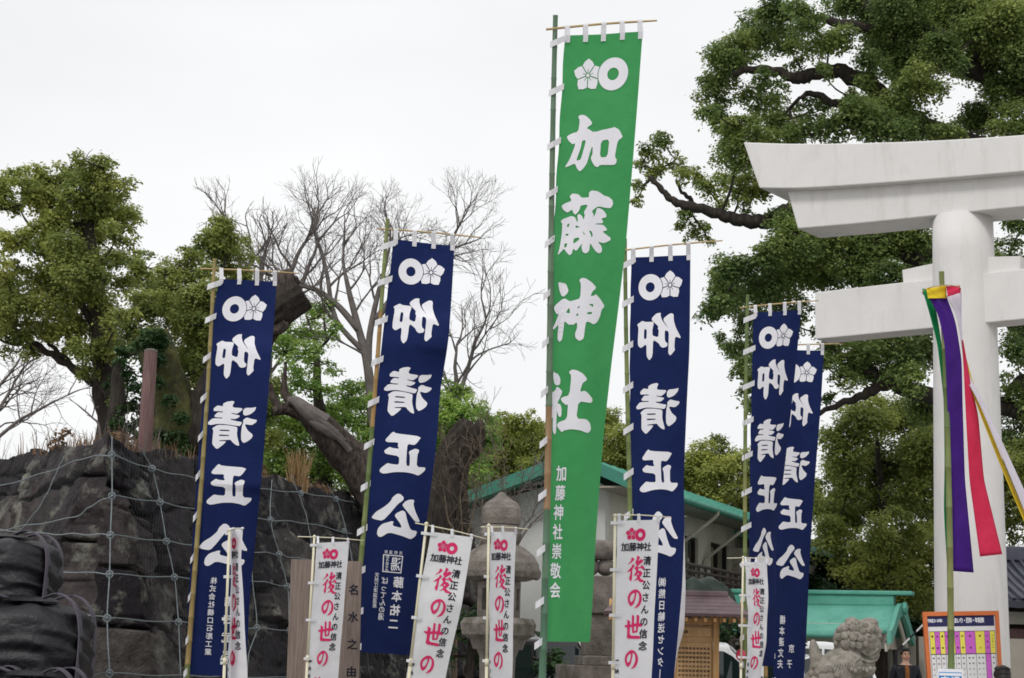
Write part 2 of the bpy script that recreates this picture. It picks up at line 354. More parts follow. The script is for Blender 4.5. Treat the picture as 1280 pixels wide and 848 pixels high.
# ---------------------------------------------------------------- cloth, lettering
def interp_px(pts, v):
    ys = np.array([p[1] for p in pts], float); xs = np.array([p[0] for p in pts], float)
    vv = (ys - ys[0]) / (ys[-1] - ys[0])
    # smooth interpolation of x through the traced edge
    fine = np.linspace(0, 1, 81); xf = np.interp(fine, vv, xs)
    for _ in range(6): xf[1:-1] = (xf[:-2] + 2 * xf[1:-1] + xf[2:]) / 4
    return float(np.interp(v, fine, xf)), float(ys[0] + v * (ys[-1] - ys[0]))
class Cloth:
    """a hanging cloth: the pole-side edge and one or more edges further out, each at its true distance in space"""
    def __init__(s, left, cols, W, Y0, Y1, amp=0.015, seed=0, nv=60):
        s.W = W; s.nv = nv; s.us = [0.0] + [c[0] for c in cols]; s.amp = amp; s.seed = seed
        s.C = []; prev = []
        for i in range(nv + 1):
            v = i / nv; x, y = interp_px(left, v); prev.append(P(x, y, Y0 + (Y1 - Y0) * v))
        s.C.append(prev)
        for u, pts, sg in cols:
            du = (u - s.us[len(s.C) - 1]) * W; cur = []
            for i in range(nv + 1):
                v = i / nv; x, y = interp_px(pts, v); d = ray(x, y).normalized(); q = prev[i] - CAMLOC
                b = q.dot(d); c2 = q.dot(q) - b * b; h = du * du - c2
                cur.append(CAMLOC + d * (b + sg * math.sqrt(max(h, 0.0))))
            s.C.append(cur); prev = cur
        s.H = sum((s.C[0][i + 1] - s.C[0][i]).length for i in range(nv))
    def base(s, u, v):
        v = min(max(v, 0.0), 1.0); k = min(int(v * s.nv), s.nv - 1); t = v * s.nv - k
        j = 0
        while j < len(s.us) - 2 and u > s.us[j + 1]: j += 1
        a = (u - s.us[j]) / (s.us[j + 1] - s.us[j])
        A = s.C[j][k].lerp(s.C[j][k + 1], t); B = s.C[j + 1][k].lerp(s.C[j + 1][k + 1], t)
        return A.lerp(B, a)
    def at(s, u, v, off=0.0):
        e = 0.01; p = s.base(u, v)
        du = s.base(min(u + e, 1), v) - s.base(max(u - e, 0), v); dv = s.base(u, min(v + e, 1)) - s.base(u, max(v - e, 0))
        n = du.cross(dv); n.normalize()
        if n.dot(CAMLOC - p) < 0: n = -n
        k = s.seed; fo = 0.0
        if s.amp:
            fo = s.amp * (0.55 * math.sin(u * 5.2 + v * 3.1 + k) + 0.4 * math.sin(u * 9.5 - v * 7.0 + 2.1 * k) + 0.25 * math.sin(v * 16 + u * 3 + k))
            fo *= min(1, 6 * u) * (0.4 + 0.6 * v) + 0.25 * u
            ph = (v * s.H / 0.52 + 0.35 * k) * 2 * math.pi            # small tension folds running out from the ties
            fo += s.amp * 0.35 * math.cos(ph) * math.exp(-u * s.W / 0.12)
        return p + n * (fo + off)
    def inv(s, x, y):
        u, v = 0.5, 0.5; e = 1e-3
        for _ in range(30):
            px, py = proj(s.base(u, v)); ax, ay = proj(s.base(u + e, v)); bx, by = proj(s.base(u, v + e if v < 1 - e else v - e))
            sg = 1 if v < 1 - e else -1
            a, b, c, d = (ax - px) / e, sg * (bx - px) / e, (ay - py) / e, sg * (by - py) / e
            det = a * d - b * c
            if abs(det) < 1e-9: break
            rx, ry = x - px, y - py
            u += (rx * d - ry * b) / det; v = min(max(v + (a * ry - c * rx) / det, 0.0), 1.0)
        return u, v
    def st(s, x, y):
        u, v = s.inv(x, y); return u * s.W, v * s.H
    def grid(s, nu=22, nv=110):
        return [[s.at(j / nu, i / nv) for j in range(nu + 1)] for i in range(nv + 1)]
class Quad(Cloth):
    """flat board given by its four corners"""
    def __init__(s, tl, tr, br, bl):
        s.q = [Vector(p) for p in (tl, tr, br, bl)]; s.amp = 0; s.seed = 0
        s.W = (s.q[1] - s.q[0]).length; s.H = (s.q[3] - s.q[0]).length
    def base(s, u, v):
        return s.q[0].lerp(s.q[1], u).lerp(s.q[3].lerp(s.q[2], u), v)

_fc = {}
def glyph(ch, bold=0.0):
    """triangulated outline of one character, centred on its em square, em = 1, y down"""
    key = (ch, bold)
    if key not in _fc:
        c = bpy.data.curves.new('g', 'FONT'); c.body = ch; c.offset = bold; c.resolution_u = 3
        o = bpy.data.objects.new('g', c); COL.objects.link(o)
        me = o.to_mesh(); vs = [(v.co.x, v.co.y) for v in me.vertices]; fs = [tuple(p.vertices) for p in me.polygons]
        o.to_mesh_clear(); bpy.data.objects.remove(o); bpy.data.curves.remove(c)
        if ord(ch) > 0x2E80:
            cx, cy = 0.5, 0.375
        else:
            cx = (min(v[0] for v in vs) + max(v[0] for v in vs)) / 2; cy = 0.35
        _fc[key] = ([(x - cx, -(y - cy)) for x, y in vs], fs)
    return _fc[key]
def fill_loops(loops, smooth=True):
    """fill outlines (with holes) by even-odd rule -> verts, tris"""
    c = bpy.data.curves.new('g', 'CURVE'); c.dimensions = '2D'; c.fill_mode = 'BOTH'
    for lp in loops:
        if smooth:
            q = []
            for i in range(len(lp)):
                a, b = lp[i], lp[(i + 1) % len(lp)]
                q += [(a[0] * .82 + b[0] * .18, a[1] * .82 + b[1] * .18), (a[0] * .18 + b[0] * .82, a[1] * .18 + b[1] * .82)]
            lp = q
        sp = c.splines.new('POLY'); sp.points.add(len(lp) - 1); sp.use_cyclic_u = True
        for i, p in enumerate(lp): sp.points[i].co = (p[0], p[1], 0, 1)
    o = bpy.data.objects.new('g', c); COL.objects.link(o)
    me = o.to_mesh(); vs = [(v.co.x, v.co.y) for v in me.vertices]; fs = [tuple(p.vertices) for p in me.polygons]
    o.to_mesh_clear(); bpy.data.objects.remove(o); bpy.data.curves.remove(c)
    return vs, fs
class Lettering:
    """flat shapes collected in cloth metres (s across, t down), then laid on the cloth"""
    def __init__(s): s.v = []; s.f = []
    def shape(s, vs, fs, z=0.0):
        k = len(s.v); s.v += [(x, y, z) for x, y in vs]; s.f += [tuple(i + k for i in f) for f in fs]
    def char(s, ch, cx, cy, size, bold=0.0, mirror=False, sx=1.0, rot=False):
        vs, fs = glyph(ch, 0.0)
        # a heavier brush weight: the same outline laid a few times, slightly shifted
        for k, (dx, dy) in enumerate(((-1, -.4), (1, .4), (-.3, .9), (.3, -.9)) if bold else ((0, 0),)):
            q = []
            for x, y in vs:
                if rot: x, y = -y, x
                q.append((cx + (x + dx * bold) * size * sx * (-1 if mirror else 1), cy + (y + dy * bold) * size))
            s.shape(q, fs, k * .0004)
    def column(s, text, a, b, size, bold=0.0, mirror=False, sx=1.0):
        n = len(text)
        for i, ch in enumerate(text):
            if ch == ' ': continue
            t = i / max(n - 1, 1)
            s.char(ch, a[0] + (b[0] - a[0]) * t, a[1] + (b[1] - a[1]) * t, size, bold, mirror, sx, rot=ch in 'ー-')
    def lay(s, cloth, name, m, parent, off=0.006, maxlen=0.07):
        bm = bmesh.new(); vv = [bm.verts.new(q) for q in s.v]
        for f in s.f:
            try: bm.faces.new([vv[i] for i in f])
            except ValueError: pass
        for _ in range(6):
            es = [e for e in bm.edges if e.calc_length() > maxlen]
            if not es: break
            bmesh.ops.subdivide_edges(bm, edges=es, cuts=1); bmesh.ops.triangulate(bm, faces=[f for f in bm.faces if len(f.verts) > 3])
        bm.verts.index_update(); mb = MB()
        mb.add([cloth.at(v.co.x / cloth.W, v.co.y / cloth.H, off + v.co.z) for v in bm.verts], [[v.index for v in f.verts] for f in bm.faces])
        bm.free(); return mb.build(name, m, parent, fixn=False)

# traced brush characters: (x0, y0, pixels per photo pixel, outlines)
GL = {
'加': (700, 140, 10.6, [[(240,70),(262,42),(325,42),(380,85),(425,145),(415,170),(380,192),(352,220),(372,228),(440,272),(452,258),(470,268),(560,240),(690,215),(708,205),(770,240),(812,330),(805,350),(765,378),(745,420),(715,600),(740,635),(735,680),(710,708),(520,705),(495,738),(450,720),(415,660),(400,615),(425,560),(428,470),(415,470),(380,580),(352,680),(310,745),(258,795),(225,760),(195,685),(150,705),(60,742),(125,635),(185,480),(200,415),(165,435),(110,385),(85,330),(150,290),(240,262),(262,110)],
   [(300,380),(335,380),(330,420),(270,635),(222,650),(215,635),(270,480),(285,400)], [(540,385),(648,367),(622,600),(522,608)]]),
'藤': (690, 235, 9.42, [[(205,100),(240,66),(310,80),(340,120),(430,115),(425,60),(460,32),(540,45),(610,95),(660,108),(705,145),(715,190),(690,240),(640,240),(535,218),(460,275),(485,325),(462,360),(500,320),(520,245),(550,240),(600,265),(638,320),(635,348),(575,362),(598,400),(590,418),(505,423),(505,433),(600,436),(648,490),(635,505),(585,515),(705,605),(610,655),(530,635),(580,690),(585,750),(550,775),(510,755),(470,700),(440,650),(428,750),(385,775),(350,755),(340,690),(352,650),(280,750),(255,715),(240,740),(235,775),(205,795),(175,760),(145,715),(110,750),(60,800),(95,690),(120,540),(125,420),(105,400),(120,372),(230,330),(270,350),(288,400),(302,400),(292,320),(320,310),(350,340),(365,380),(380,320),(365,290),(400,235),(410,200),(330,210),(315,270),(270,322),(245,290),(235,255),(180,295),(130,260),(105,215),(150,185),(230,155)],
   [(185,425),(208,420),(200,460),(178,460)], [(168,540),(198,540),(195,562),(162,562)], [(150,655),(185,652),(170,700),(148,704)], [(260,595),(310,585),(318,610),(255,660),(248,640)], [(275,440),(325,465),(275,475)], [(350,510),(380,545),(372,560)], [(425,505),(455,510),(475,560),(455,590),(450,555)]]),
'神': (682, 345, 9.42, [[(160,70),(250,90),(278,170),(265,205),(225,245),(200,235),(175,180),(160,110)],
   [(390,50),(420,25),(460,30),(530,75),(582,130),(580,150),(540,185),(515,240),(560,235),(580,215),(640,280),(690,360),(650,400),(630,480),(590,550),(540,575),(505,548),(460,540),(445,620),(430,740),(385,770),(345,735),(340,680),(365,610),(362,545),(318,582),(300,570),(280,578),(230,530),(222,620),(205,755),(175,780),(150,745),(150,670),(160,570),(105,628),(72,630),(110,560),(165,440),(135,458),(105,415),(92,380),(120,340),(230,258),(290,300),(330,290),(400,268),(410,100)],
   [(285,370),(292,445),(245,432)], [(362,382),(398,350),(390,380)], [(360,445),(380,448),(374,472),(355,472)], [(488,335),(547,332),(542,372),(518,352)], [(478,428),(532,428),(524,454),(470,452)]]),
'社': (675, 460, 9.42, [[(160,40),(175,62),(215,70),(245,130),(240,195),(205,210),(170,195),(152,130),(148,75)],
   [(190,230),(220,226),(265,275),(258,310),(205,420),(240,425),(255,480),(250,560),(235,585),(210,560),(200,500),(190,600),(178,770),(162,785),(140,755),(138,680),(148,575),(105,635),(85,630),(105,560),(155,420),(130,438),(105,390),(100,345),(130,300),(190,258)],
   [(335,50),(370,20),(420,30),(480,70),(525,130),(515,150),(475,180),(445,285),(500,270),(545,310),(592,370),(585,405),(560,415),(430,395),(408,600),(515,605),(560,650),(575,710),(565,745),(530,770),(440,735),(350,722),(270,740),(250,762),(215,720),(188,680),(215,640),(310,605),(325,430),(300,438),(260,400),(245,365),(270,345),(340,322),(362,95)]]),
'仰': (790, 385, 12.11, [[(75,255),(160,195),(200,215),(320,210),(330,235),(310,330),(310,420),(395,448),(405,340),(388,315),(398,280),(300,190),(305,150),(370,85),(435,75),(430,120),(455,200),(550,322),(470,195),(478,155),(570,85),(620,95),(622,200),(655,310),(740,470),(640,435),(630,600),(642,640),(570,728),(540,690),(545,560),(550,362),(490,340),(490,480),(500,515),(535,545),(520,590),(465,608),(430,590),(400,535),(318,480),(310,730),(262,800),(218,735),(218,545),(135,612),(90,580),(85,500),(100,300)],
   [(185,322),(225,325),(220,470),(178,472)]]),
'清': (786, 470, 10.6, [[(500,215),(525,182),(605,175),(652,160),(640,210),(590,265),(525,292),(500,270)],
   [(505,350),(545,312),(600,330),(668,340),(655,375),(605,418),(522,405),(560,490),(625,550),(610,600),(565,645),(520,672),(492,630),(488,540),(495,430),(508,395)],
   [(255,140),(300,110),(365,95),(392,105),(370,160),(380,185),(495,190),(480,225),(430,270),(365,262),(362,272),(470,292),(445,325),(410,345),(355,342),(360,355),(430,372),(495,382),(488,405),(470,440),(400,432),(270,420),(200,425),(140,445),(100,440),(98,410),(145,350),(262,345),(262,332),(185,335),(160,320),(200,262),(262,262),(262,248),(210,248),(150,250),(148,215),(190,168),(258,178)],
   [(150,490),(215,436),(320,434),(400,444),(445,455),(440,560),(478,715),(430,700),(390,660),(372,632),(245,648),(240,660),(325,655),(300,695),(240,760),(215,770),(165,710),(165,620),(168,520)],
   [(242,500),(357,498),(354,516),(236,519)], [(238,568),(357,568),(354,582),(234,590)]]),
'正': (465, 535, 12.11, [[(200,180),(320,52),(365,85),(750,135),(680,230),(635,265),(545,245),(528,300),(512,570),(565,580),(570,420),(552,370),(580,345),(655,315),(710,335),(705,370),(685,405),(670,590),(810,600),(795,650),(700,725),(610,690),(500,670),(350,668),(180,695),(130,675),(115,640),(140,605),(235,532),(290,548),(405,560),(412,430),(215,395),(190,365),(190,340),(270,285),(310,305),(410,318),(390,275),(400,220),(225,215)]]),
'公': (455, 605, 10.6, [[(95,445),(160,370),(270,305),(350,235),(375,180),(435,130),(475,135),(518,175),(515,215),(440,270),(345,390),(250,490),(140,470)],
   [(500,275),(545,225),(610,205),(662,215),(645,270),(675,370),(742,510),(670,500),(590,400),(510,300)],
   [(170,660),(185,590),(240,530),(390,488),(372,555),(490,585),(475,530),(400,425),(420,390),(500,350),(540,372),(560,480),(605,608),(700,628),(680,690),(610,735),(500,690),(330,642),(230,705),(190,700)]]),
}
GL['後'] = (780, 692, 21.2, [[(195,105),(235,110),(272,160),(215,225),(140,280),(90,312),(130,260),(185,190)],
   [(225,275),(285,320),(215,430),(215,560),(205,700),(178,745),(140,690),(135,640),(165,560),(170,460),(120,490),(72,500),(130,430),(200,350)],
   [(340,60),(380,65),(425,110),(385,170),(380,200),(440,155),(470,150),(520,205),(480,240),(400,300),(345,365),(430,362),(452,340),(435,310),(470,305),(545,375),(545,400),(515,435),(470,405),(460,385),(380,400),(370,420),(385,460),(440,455),(495,525),(450,590),(410,635),(450,680),(520,715),(585,745),(520,762),(410,758),(365,690),(320,705),(245,742),(290,695),(345,645),(320,570),(285,580),(245,612),(265,565),(310,500),(315,440),(285,420),(275,385),(340,310),(295,270),(290,235),(330,160),(340,110)],
   [(350,525),(390,520),(370,590),(345,555)]])
GL['の'] = (780, 732, 26.5, [[(375,125),(440,140),(510,200),(560,280),(588,400),(575,520),(530,640),(470,710),(400,745),(330,760),(385,700),(450,600),(490,500),(500,390),(485,290),(455,240),(405,215),(405,300),(375,440),(340,570),(290,650),(225,692),(180,650),(135,560),(115,450),(125,360),(170,260),(250,180),(310,140)],
   [(345,240),(345,330),(320,440),(280,520),(230,555),(195,490),(190,430),(215,350),(270,275)]])
GL['世'] = (776, 772, 28.27, [[(215,85),(240,85),(320,125),(340,160),(335,250),(400,245),(398,-70),(420,-90),(480,-60),(475,220),(565,205),(560,-80),(600,-95),(660,-60),(645,205),(700,210),(770,295),(755,325),(620,320),(600,530),(490,545),(455,570),(425,555),(410,460),(405,335),(335,345),(325,640),(650,650),(675,670),(685,765),(300,750),(270,755),(215,690),(232,560),(230,350),(170,365),(110,265),(230,270),(235,160)],
   [(480,320),(560,310),(545,470),(485,490)]])
def trace(ch, cloth):
    """the traced character in metres of the cloth it was traced from"""
    x0, y0, k, loops = GL[ch]
    lp = [[cloth.st(x0 + x / k, y0 + y / k) for x, y in l] for l in loops]
    return fill_loops(lp)
def crest(L, fc, rc, r, tip, petals=True):
    """five-petalled bellflower beside a thick ring (fc, rc centres in metres)"""
    n = 40; outer = [(rc[0] + r * math.cos(2 * math.pi * i / n), rc[1] + r * math.sin(2 * math.pi * i / n)) for i in range(n)]
    inner = [(rc[0] + .38 * r * math.cos(2 * math.pi * i / n), rc[1] + .38 * r * math.sin(2 * math.pi * i / n)) for i in range(n)]
    L.shape(*fill_loops([outer, inner], False))
    for k in range(5):
        a0 = -math.pi / 2 + 2 * math.pi * k / 5
        def pt(rr, a, side=0.0):
            return (fc[0] + tip * (rr * math.cos(a0 + a) - side * math.sin(a0)), fc[1] + tip * (rr * math.sin(a0 + a) + side * math.cos(a0)))
        g = R(33.5); loop = [pt(.17, -R(25)), pt(.74, -g), pt(.88, -R(18)), pt(1.03, 0), pt(.88, R(18)), pt(.74, g), pt(.17, R(25))]
        # stamen slit
        loop += [pt(.17, R(8)), pt(.40, R(2.4)), pt(.40, -R(2.4)), pt(.17, -R(8))]
        dense = []
        for i in range(len(loop)):
            a, b = loop[i], loop[(i + 1) % len(loop)]
            for j in range(6): dense.append((a[0] + (b[0] - a[0]) * j / 6, a[1] + (b[1] - a[1]) * j / 6))
        q = []; lim = r * 1.05; nin = 0
        for x, y in dense:
            d = math.hypot(x - rc[0], y - rc[1])
            if d < lim: nin += 1; x, y = rc[0] + (x - rc[0]) / d * lim, rc[1] + (y - rc[1]) / d * lim
            if not q or math.hypot(x - q[-1][0], y - q[-1][1]) > 1e-4: q.append((x, y))
        if nin < len(dense) - 2: L.shape(*fill_loops([q], False))
    m = 14; L.shape([(fc[0] + .115 * tip * math.cos(2 * math.pi * i / m), fc[1] + .115 * tip * math.sin(2 * math.pi * i / m)) for i in range(m)], [tuple(range(m))])

# ---------------------------------------------------------------- poles, ties
def bamboo(pts, r0, r1, joint, seed, tan=0.3):
    """pole from bottom to top with swollen joints; sections vary between green and tan"""
    rr = random.Random(seed); a, b = Vector(pts[0]), Vector(pts[-1]); Ln = (b - a).length; n = max(3, int(Ln / joint))
    P_, Rr, T = [], [], []
    side = (b - a).cross(Vector((0, 1, 0))).normalized(); run = 0; tv = 0
    for i in range(n + 1):
        c = i / n; rad = r0 + (r1 - r0) * c
        if run <= 0:
            run = rr.randint(2, 5); tv = rr.uniform(.6, .95) if rr.random() < tan else rr.uniform(0.05, .45)
        run -= 1
        for dz, k in ((-.012, 1.0), (0, 1.13), (.012, 1.0), (.5 * Ln / n, .96)):
            q = c + dz / Ln
            if q < 0 or q > 1: continue
            P_.append(a.lerp(b, q) + side * 0.02 * math.sin(q * 5 + seed)); Rr.append(rad * k); T.append(max(0.02, tv))
    return P_, Rr, T
def strap(mb, p0, p1, wdir, width, th=0.004, sag=0.0):
    """thin cloth band from p0 to p1 with real thickness"""
    p0, p1 = Vector(p0), Vector(p1); n = (p1 - p0).cross(wdir).normalized(); rows = []
    for i in range(5):
        t = i / 4; c = p0.lerp(p1, t) + n * (sag * math.sin(math.pi * t))
        rows.append((c, t))
    for sgn in (1,):
        vs = []
        for c, t in rows:
            for k in (-.5, .5):
                for h in (-.5, .5): vs.append(c + wdir * (k * width) + n * (h * th))
        fs = []
        for i in range(4):
            a = i * 4; b = a + 4
            fs += [(a, a + 2, b + 2, b), (a + 1, b + 1, b + 3, a + 3), (a, b, b + 1, a + 1), (a + 2, a + 3, b + 3, b + 2)]
        fs += [(0, 1, 3, 2), (16, 18, 19, 17)]; mb.add(vs, fs)
def side_tie(cl, pole_p, pole_r, v, width, drop, root, m, name='tie', tie_in=.06, out_=.03):
    """a loop of white cloth round the pole, sewn to the cloth's edge"""
    e = cl.at(0.0, v, 0.0); e2 = cl.at(min(tie_in / cl.W, .2), v, 0.012)
    up = (cl.base(0, max(v - .02, 0)) - cl.base(0, min(v + .02, 1))).normalized()
    tocam = (CAMLOC - e).normalized()
    right = (cl.base(.3, v) - cl.base(0, v)).normalized(); lat = (up.cross(tocam)).normalized()
    if lat.dot(right) < 0: lat = -lat
    lp = pole_p - lat * (pole_r + out_) - up * drop + tocam * .004; mid = e2.lerp(lp, .55); clear = tocam * (pole_r + .012)
    mb = MB(); q = [e2, mid + clear, lp + tocam * .01, lp - tocam * .012, mid - clear, e2 - tocam * .03]
    for i in range(len(q) - 1):
        if i != 2: strap(mb, q[i], q[i + 1], up, width)
    return mb.build(name, m, root)
def nobori(name, label, cat, group, pole_px, Yp, polerad, left, cols, W, clothmat, bar_px, ntab, ties, m_tie, pole_kind, seed, tan=.3, amp=.015, Y1=None, tabw=.06, tie_w=.06, tie_drop=.05, bar_r=.012, tie_in=.06, tie_up=0):
    Y1 = Y1 or Yp
    top = P(pole_px[0][0], pole_px[0][1], Yp); low = P(pole_px[-1][0], pole_px[-1][1], Y1); base = ground_pt(top, low)
    root = empty(name, base, label, cat, group)
    if pole_kind == 'plastic':
        mb = MB(); mb.tube([base - (top - base).normalized() * .12, base.lerp(top, .5)], polerad * 1.15, 10); mb.tube([base.lerp(top, .5), top], polerad, 10)
        mb.ball(top, polerad * 1.5, 8)
        for q in (.12, .5): mb.tube([base.lerp(top, q), base.lerp(top, q + .025)], polerad * 1.5, 10)
        pole = mb.build('pole', M['plastic_pole'], root, smooth=True)
    else:
        pts, rr, tt = bamboo([base - (top - base).normalized() * .2, top], polerad * 1.1, polerad * .72, .30, seed, tan)
        pole = MB().tube(pts, rr, 12, tt).build('pole', M[pole_kind], root, smooth=True)
    cl = Cloth(left, cols, W, Yp - polerad * .3, Y1 - polerad * .3, amp, seed)
    g = cl.grid(); mb = MB(); mb.quadgrid(g)
    cloth = mb.build('cloth', clothmat, root, smooth=True)
    a, b = P(*bar_px[0], Yp + .02), None
    # crossbar leaves the pole along the cloth's own top edge direction
    d0 = cl.base(1, 0) - cl.base(0, 0); 
    tcx = ray(*bar_px[1]); q = P(*bar_px[0], Yp - polerad - bar_r)
    far = cl.base(1, 0) + d0 * .25; b = CAMLOC + tcx * (far.y / tcx.y)
    bm_ = catmull([q, q.lerp(b, .5) + Vector((0, 0, .01)), b], 5)
    bar = MB().tube(bm_, [bar_r] * (len(bm_) - 3) + [bar_r * .9, bar_r * .8, bar_r * .7], 8).build('crossbar', M['stick'] if pole_kind != 'plastic' else M['plastic_pole'], root, smooth=True)
    for i in range(ntab):
        u = (.03 + .94 * i / (ntab - 1)); hw = tabw * .5 / W
        u = min(max(u, hw), 1 - hw); mb = MB(); e = cl.at(u, .012, .009); e0 = cl.at(u, 0, .007)
        t = (u * d0.length) / max((b - q).length, 1e-3)
        # point of the bar straight above
        px, py = proj(cl.base(u, 0)); best = min(bm_, key=lambda c: abs(proj(c)[0] - px)); 
        k = min(range(len(bm_) - 1), key=lambda c: abs(proj(bm_[c].lerp(bm_[c + 1], .5))[0] - px))
        x0, x1 = proj(bm_[k])[0], proj(bm_[k + 1])[0]; tt = (px - x0) / (x1 - x0) if abs(x1 - x0) > 1e-6 else .5
        c = bm_[k].lerp(bm_[k + 1], min(max(tt, -.5), 1.5)); tocam = (CAMLOC - c).normalized(); wd = d0.normalized()
        for A, B in ((e, e0), (e0, c + tocam * (bar_r + .006)), (c + tocam * (bar_r + .006), c + Vector((0, 0, bar_r + .006))), (c + Vector((0, 0, bar_r + .006)), c - tocam * (bar_r + .005)), (c - tocam * (bar_r + .005), cl.at(u, 0, -.008))):
            strap(mb, A, B, wd, tabw)
        mb.build('tab', m_tie, root)
    axis = top - base
    for y in ties:
        x, yy = interp_px(left, min(max((y - left[0][1]) / (left[-1][1] - left[0][1]), 0), 1))
        v = min(max((y - tie_up - left[0][1]) / (left[-1][1] - left[0][1]), .004), .996)
        e = cl.base(0, v); t = (e - base).dot(axis) / axis.length_squared; pc = base + axis * t
        side_tie(cl, pc, polerad * .95, v, tie_w, tie_drop, root, m_tie, tie_in=tie_in)
    root['_'] = 0; del root['_']
    return root, cl, cloth

# ------------------------------------------------------------ green banner
GT = [40, 101, 168, 229, 290, 355, 415, 477, 540, 606, 675, 740, 797]
G, Gc, Gcl = nobori('nobori_banner', 'tall green banner with white shrine lettering, tallest of all the banners', 'banner', 'tall cloth banners on bamboo poles',
    [(697, 20), (675, 870)], 15.0, .032, [(706, 45), (700, 151), (691, 302), (684, 498), (681.5, 628), (680, 750), (680, 802)],
    [(1.0, [(803, 40), (794, 151), (782.6, 302), (765.5, 448), (757, 547), (754, 594), (745, 696), (738.5, 803)], 1)],
    .80, M['green'], [(683, 37), (821, 26)], 5, [max(g + 8, 47) for g in GT], M['white_cloth'], 'bamboo_old', 3, tan=.35, amp=.026, tabw=.05, tie_w=.060, tie_drop=.065, tie_in=.012)
L = Lettering()
for ch in '加藤神社':
    L = Lettering(); L.shape(*trace(ch, Gc)); L.lay(Gc, 'character', M['dye_white'], Gcl)
L = Lettering(); crest(L, Gc.st(735, 94.4), Gc.st(766, 92.8), .150, .150); L.lay(Gc, 'crest', M['dye_white'], Gcl)
L = Lettering(); L.column('加藤神社崇敬会', Gc.st(701, 592), Gc.st(691.8, 738), .150, .022, sx=1.0); L.lay(Gc, 'small_lettering', M['dye_white'], Gcl)

# ------------------------------------------------------------ five navy banners, seen from the back: lettering reads mirrored
BGRP = 'tall cloth banners on bamboo poles'
NB = []
spec = [
 ('navy banner farthest left, its lower half partly covered by a narrow white flag', [(268, 324), (235, 848)], 23.0,
  [(274, 349), (262, 420), (250, 541), (242, 657), (235, 748), (233, 843)], [(346, 352), (341, 420), (328, 586), (312, 743), (307, 847)], [(250, 336), (374, 342)],
  [395, 444, 494, 542, 591, 642, 694, 742, 795, 836], .5),
 ('navy banner with square seal and three small white text columns, left of the green banner', [(486, 274), (437, 848)], 22.0,
  [(492, 299), (478, 422), (467, 528), (462.5, 562), (455, 660), (448, 815)], [(568, 308), (561, 425), (550, 487), (546, 551), (533, 656), (512, 819)], [(472, 286), (600, 297)],
  [348, 398, 448, 499, 552, 604, 659, 711, 763, 808], .5),
 ('navy banner just right of the green one, its lower part behind a white flag', [(783, 299), (786.5, 645)], 22.0,
  [(789, 322), (787, 441), (788, 597), (787, 700), (785, 856)], [(863, 319), (862, 441), (854, 597), (856, 660), (854, 730), (843, 858)], [(780, 313), (903, 301)],
  [374, 430, 481, 533, 589, 640, 695, 750, 805, 848], .3),
 ('navy banner with whole ring crest hanging in front of another navy banner', [(935, 369), (930, 842)], 26.0,
  [(942, 391), (939, 512), (937, 599), (936, 700), (932, 833)], [(1001, 388), (990, 512), (980, 599), (972, 660), (968, 833)], [(925, 385), (1023, 376)],
  [435, 479, 524, 567, 612, 656, 700, 745, 793, 828], .1),
 ('navy banner hanging behind the other navy one, half its crest hidden, above the stone lion', [(966, 424), (957, 848)], 29.0,
  [(972, 437), (966, 512), (963, 599), (964, 700), (967, 862)], [(1030, 439), (1026, 512), (1018.5, 599), (1009, 770), (1004, 864)], [(960, 433), (1055, 430)],
  [480, 520, 562, 604, 648, 690, 735, 780, 820, 850], .2)]
for i, (lab, pole, Y, lf, rt, bar, ties, tan) in enumerate(spec):
    NB.append(nobori('nobori_banner', lab, 'banner', BGRP, pole, Y, .036, lf, [(1.0, rt, 1)], .86, M['blue'], bar, 4,
                     [lf[0][1] + 4] + ties, M['white_cloth'], 'bamboo', 20 + i, tan=tan, amp=.022, tabw=.06, tie_w=.085, tie_drop=.08, tie_in=.04))
shared = {'仰': trace('仰', NB[2][1]), '清': trace('清', NB[2][1]), '正': trace('正', NB[1][1]), '公': trace('公', NB[1][1])}
rcc, fcc = NB[2][1].st(813, 359.2), NB[2][1].st(837, 356.8)
for i, (ro, cl, clo) in enumerate(NB):
    for ch in '仰清正公':
        L = Lettering(); L.shape(*shared[ch]); L.lay(cl, 'character', M['dye_white'], clo)
    L = Lettering(); crest(L, (fcc[0], fcc[1]), rcc, .170, .185); L.lay(cl, 'crest', M['dye_white'], clo)
def small(i, cols, extra=None):
    ro, cl, clo = NB[i]; L = Lettering()
    for text, a, b, size, bold in cols: L.column(text, cl.st(*a), cl.st(*b), size, bold * 1.3, mirror=True)
    if extra: extra(L, cl)
    L.lay(cl, 'sponsor_lettering', M['dye_white'], clo)
small(0, [('株式会社橋口石彫工業', (267, 726), (260, 815), .095, .012), ('橋口武弘', (287, 752), (281, 820), .15, .016)])
def seal(L, cl):
    q = [cl.st(*p) for p in ((479, 693), (503, 695), (500.5, 717), (478, 715))]
    c = (sum(p[0] for p in q) / 4, sum(p[1] for p in q) / 4)
    inn = [(c[0] + (p[0] - c[0]) * .9, c[1] + (p[1] - c[1]) * .9) for p in q]; L.shape(*fill_loops([q, inn], False))
    L.char('湯', c[0] + .045, c[1], .19, .012, mirror=True, sx=.75)
    for k in range(5):
        L.char('々' if k % 2 else 'め', c[0] - .075, c[1] - .088 + k * .044, .055, .01, mirror=True)
    for k, ch in enumerate('天然温泉'):
        p = cl.st(500 - k * 5.8, 691.5 - k * .5); L.char(ch, p[0], p[1], .05, .008, mirror=True)
small(1, [('藤本祐二', (497.4, 728), (491, 780), .155, .020), ('ばってんの湯', (481, 726), (476, 771), .10, .010), ('天然江津湖温泉', (471, 719), (468, 757), .068, .008)], seal)
small(2, [('㈱熊日輸送センター', (827, 728), (823.5, 842), .13, .016)])
small(3, [('橋本武士', (958, 745), (952, 815), .13, .016)])
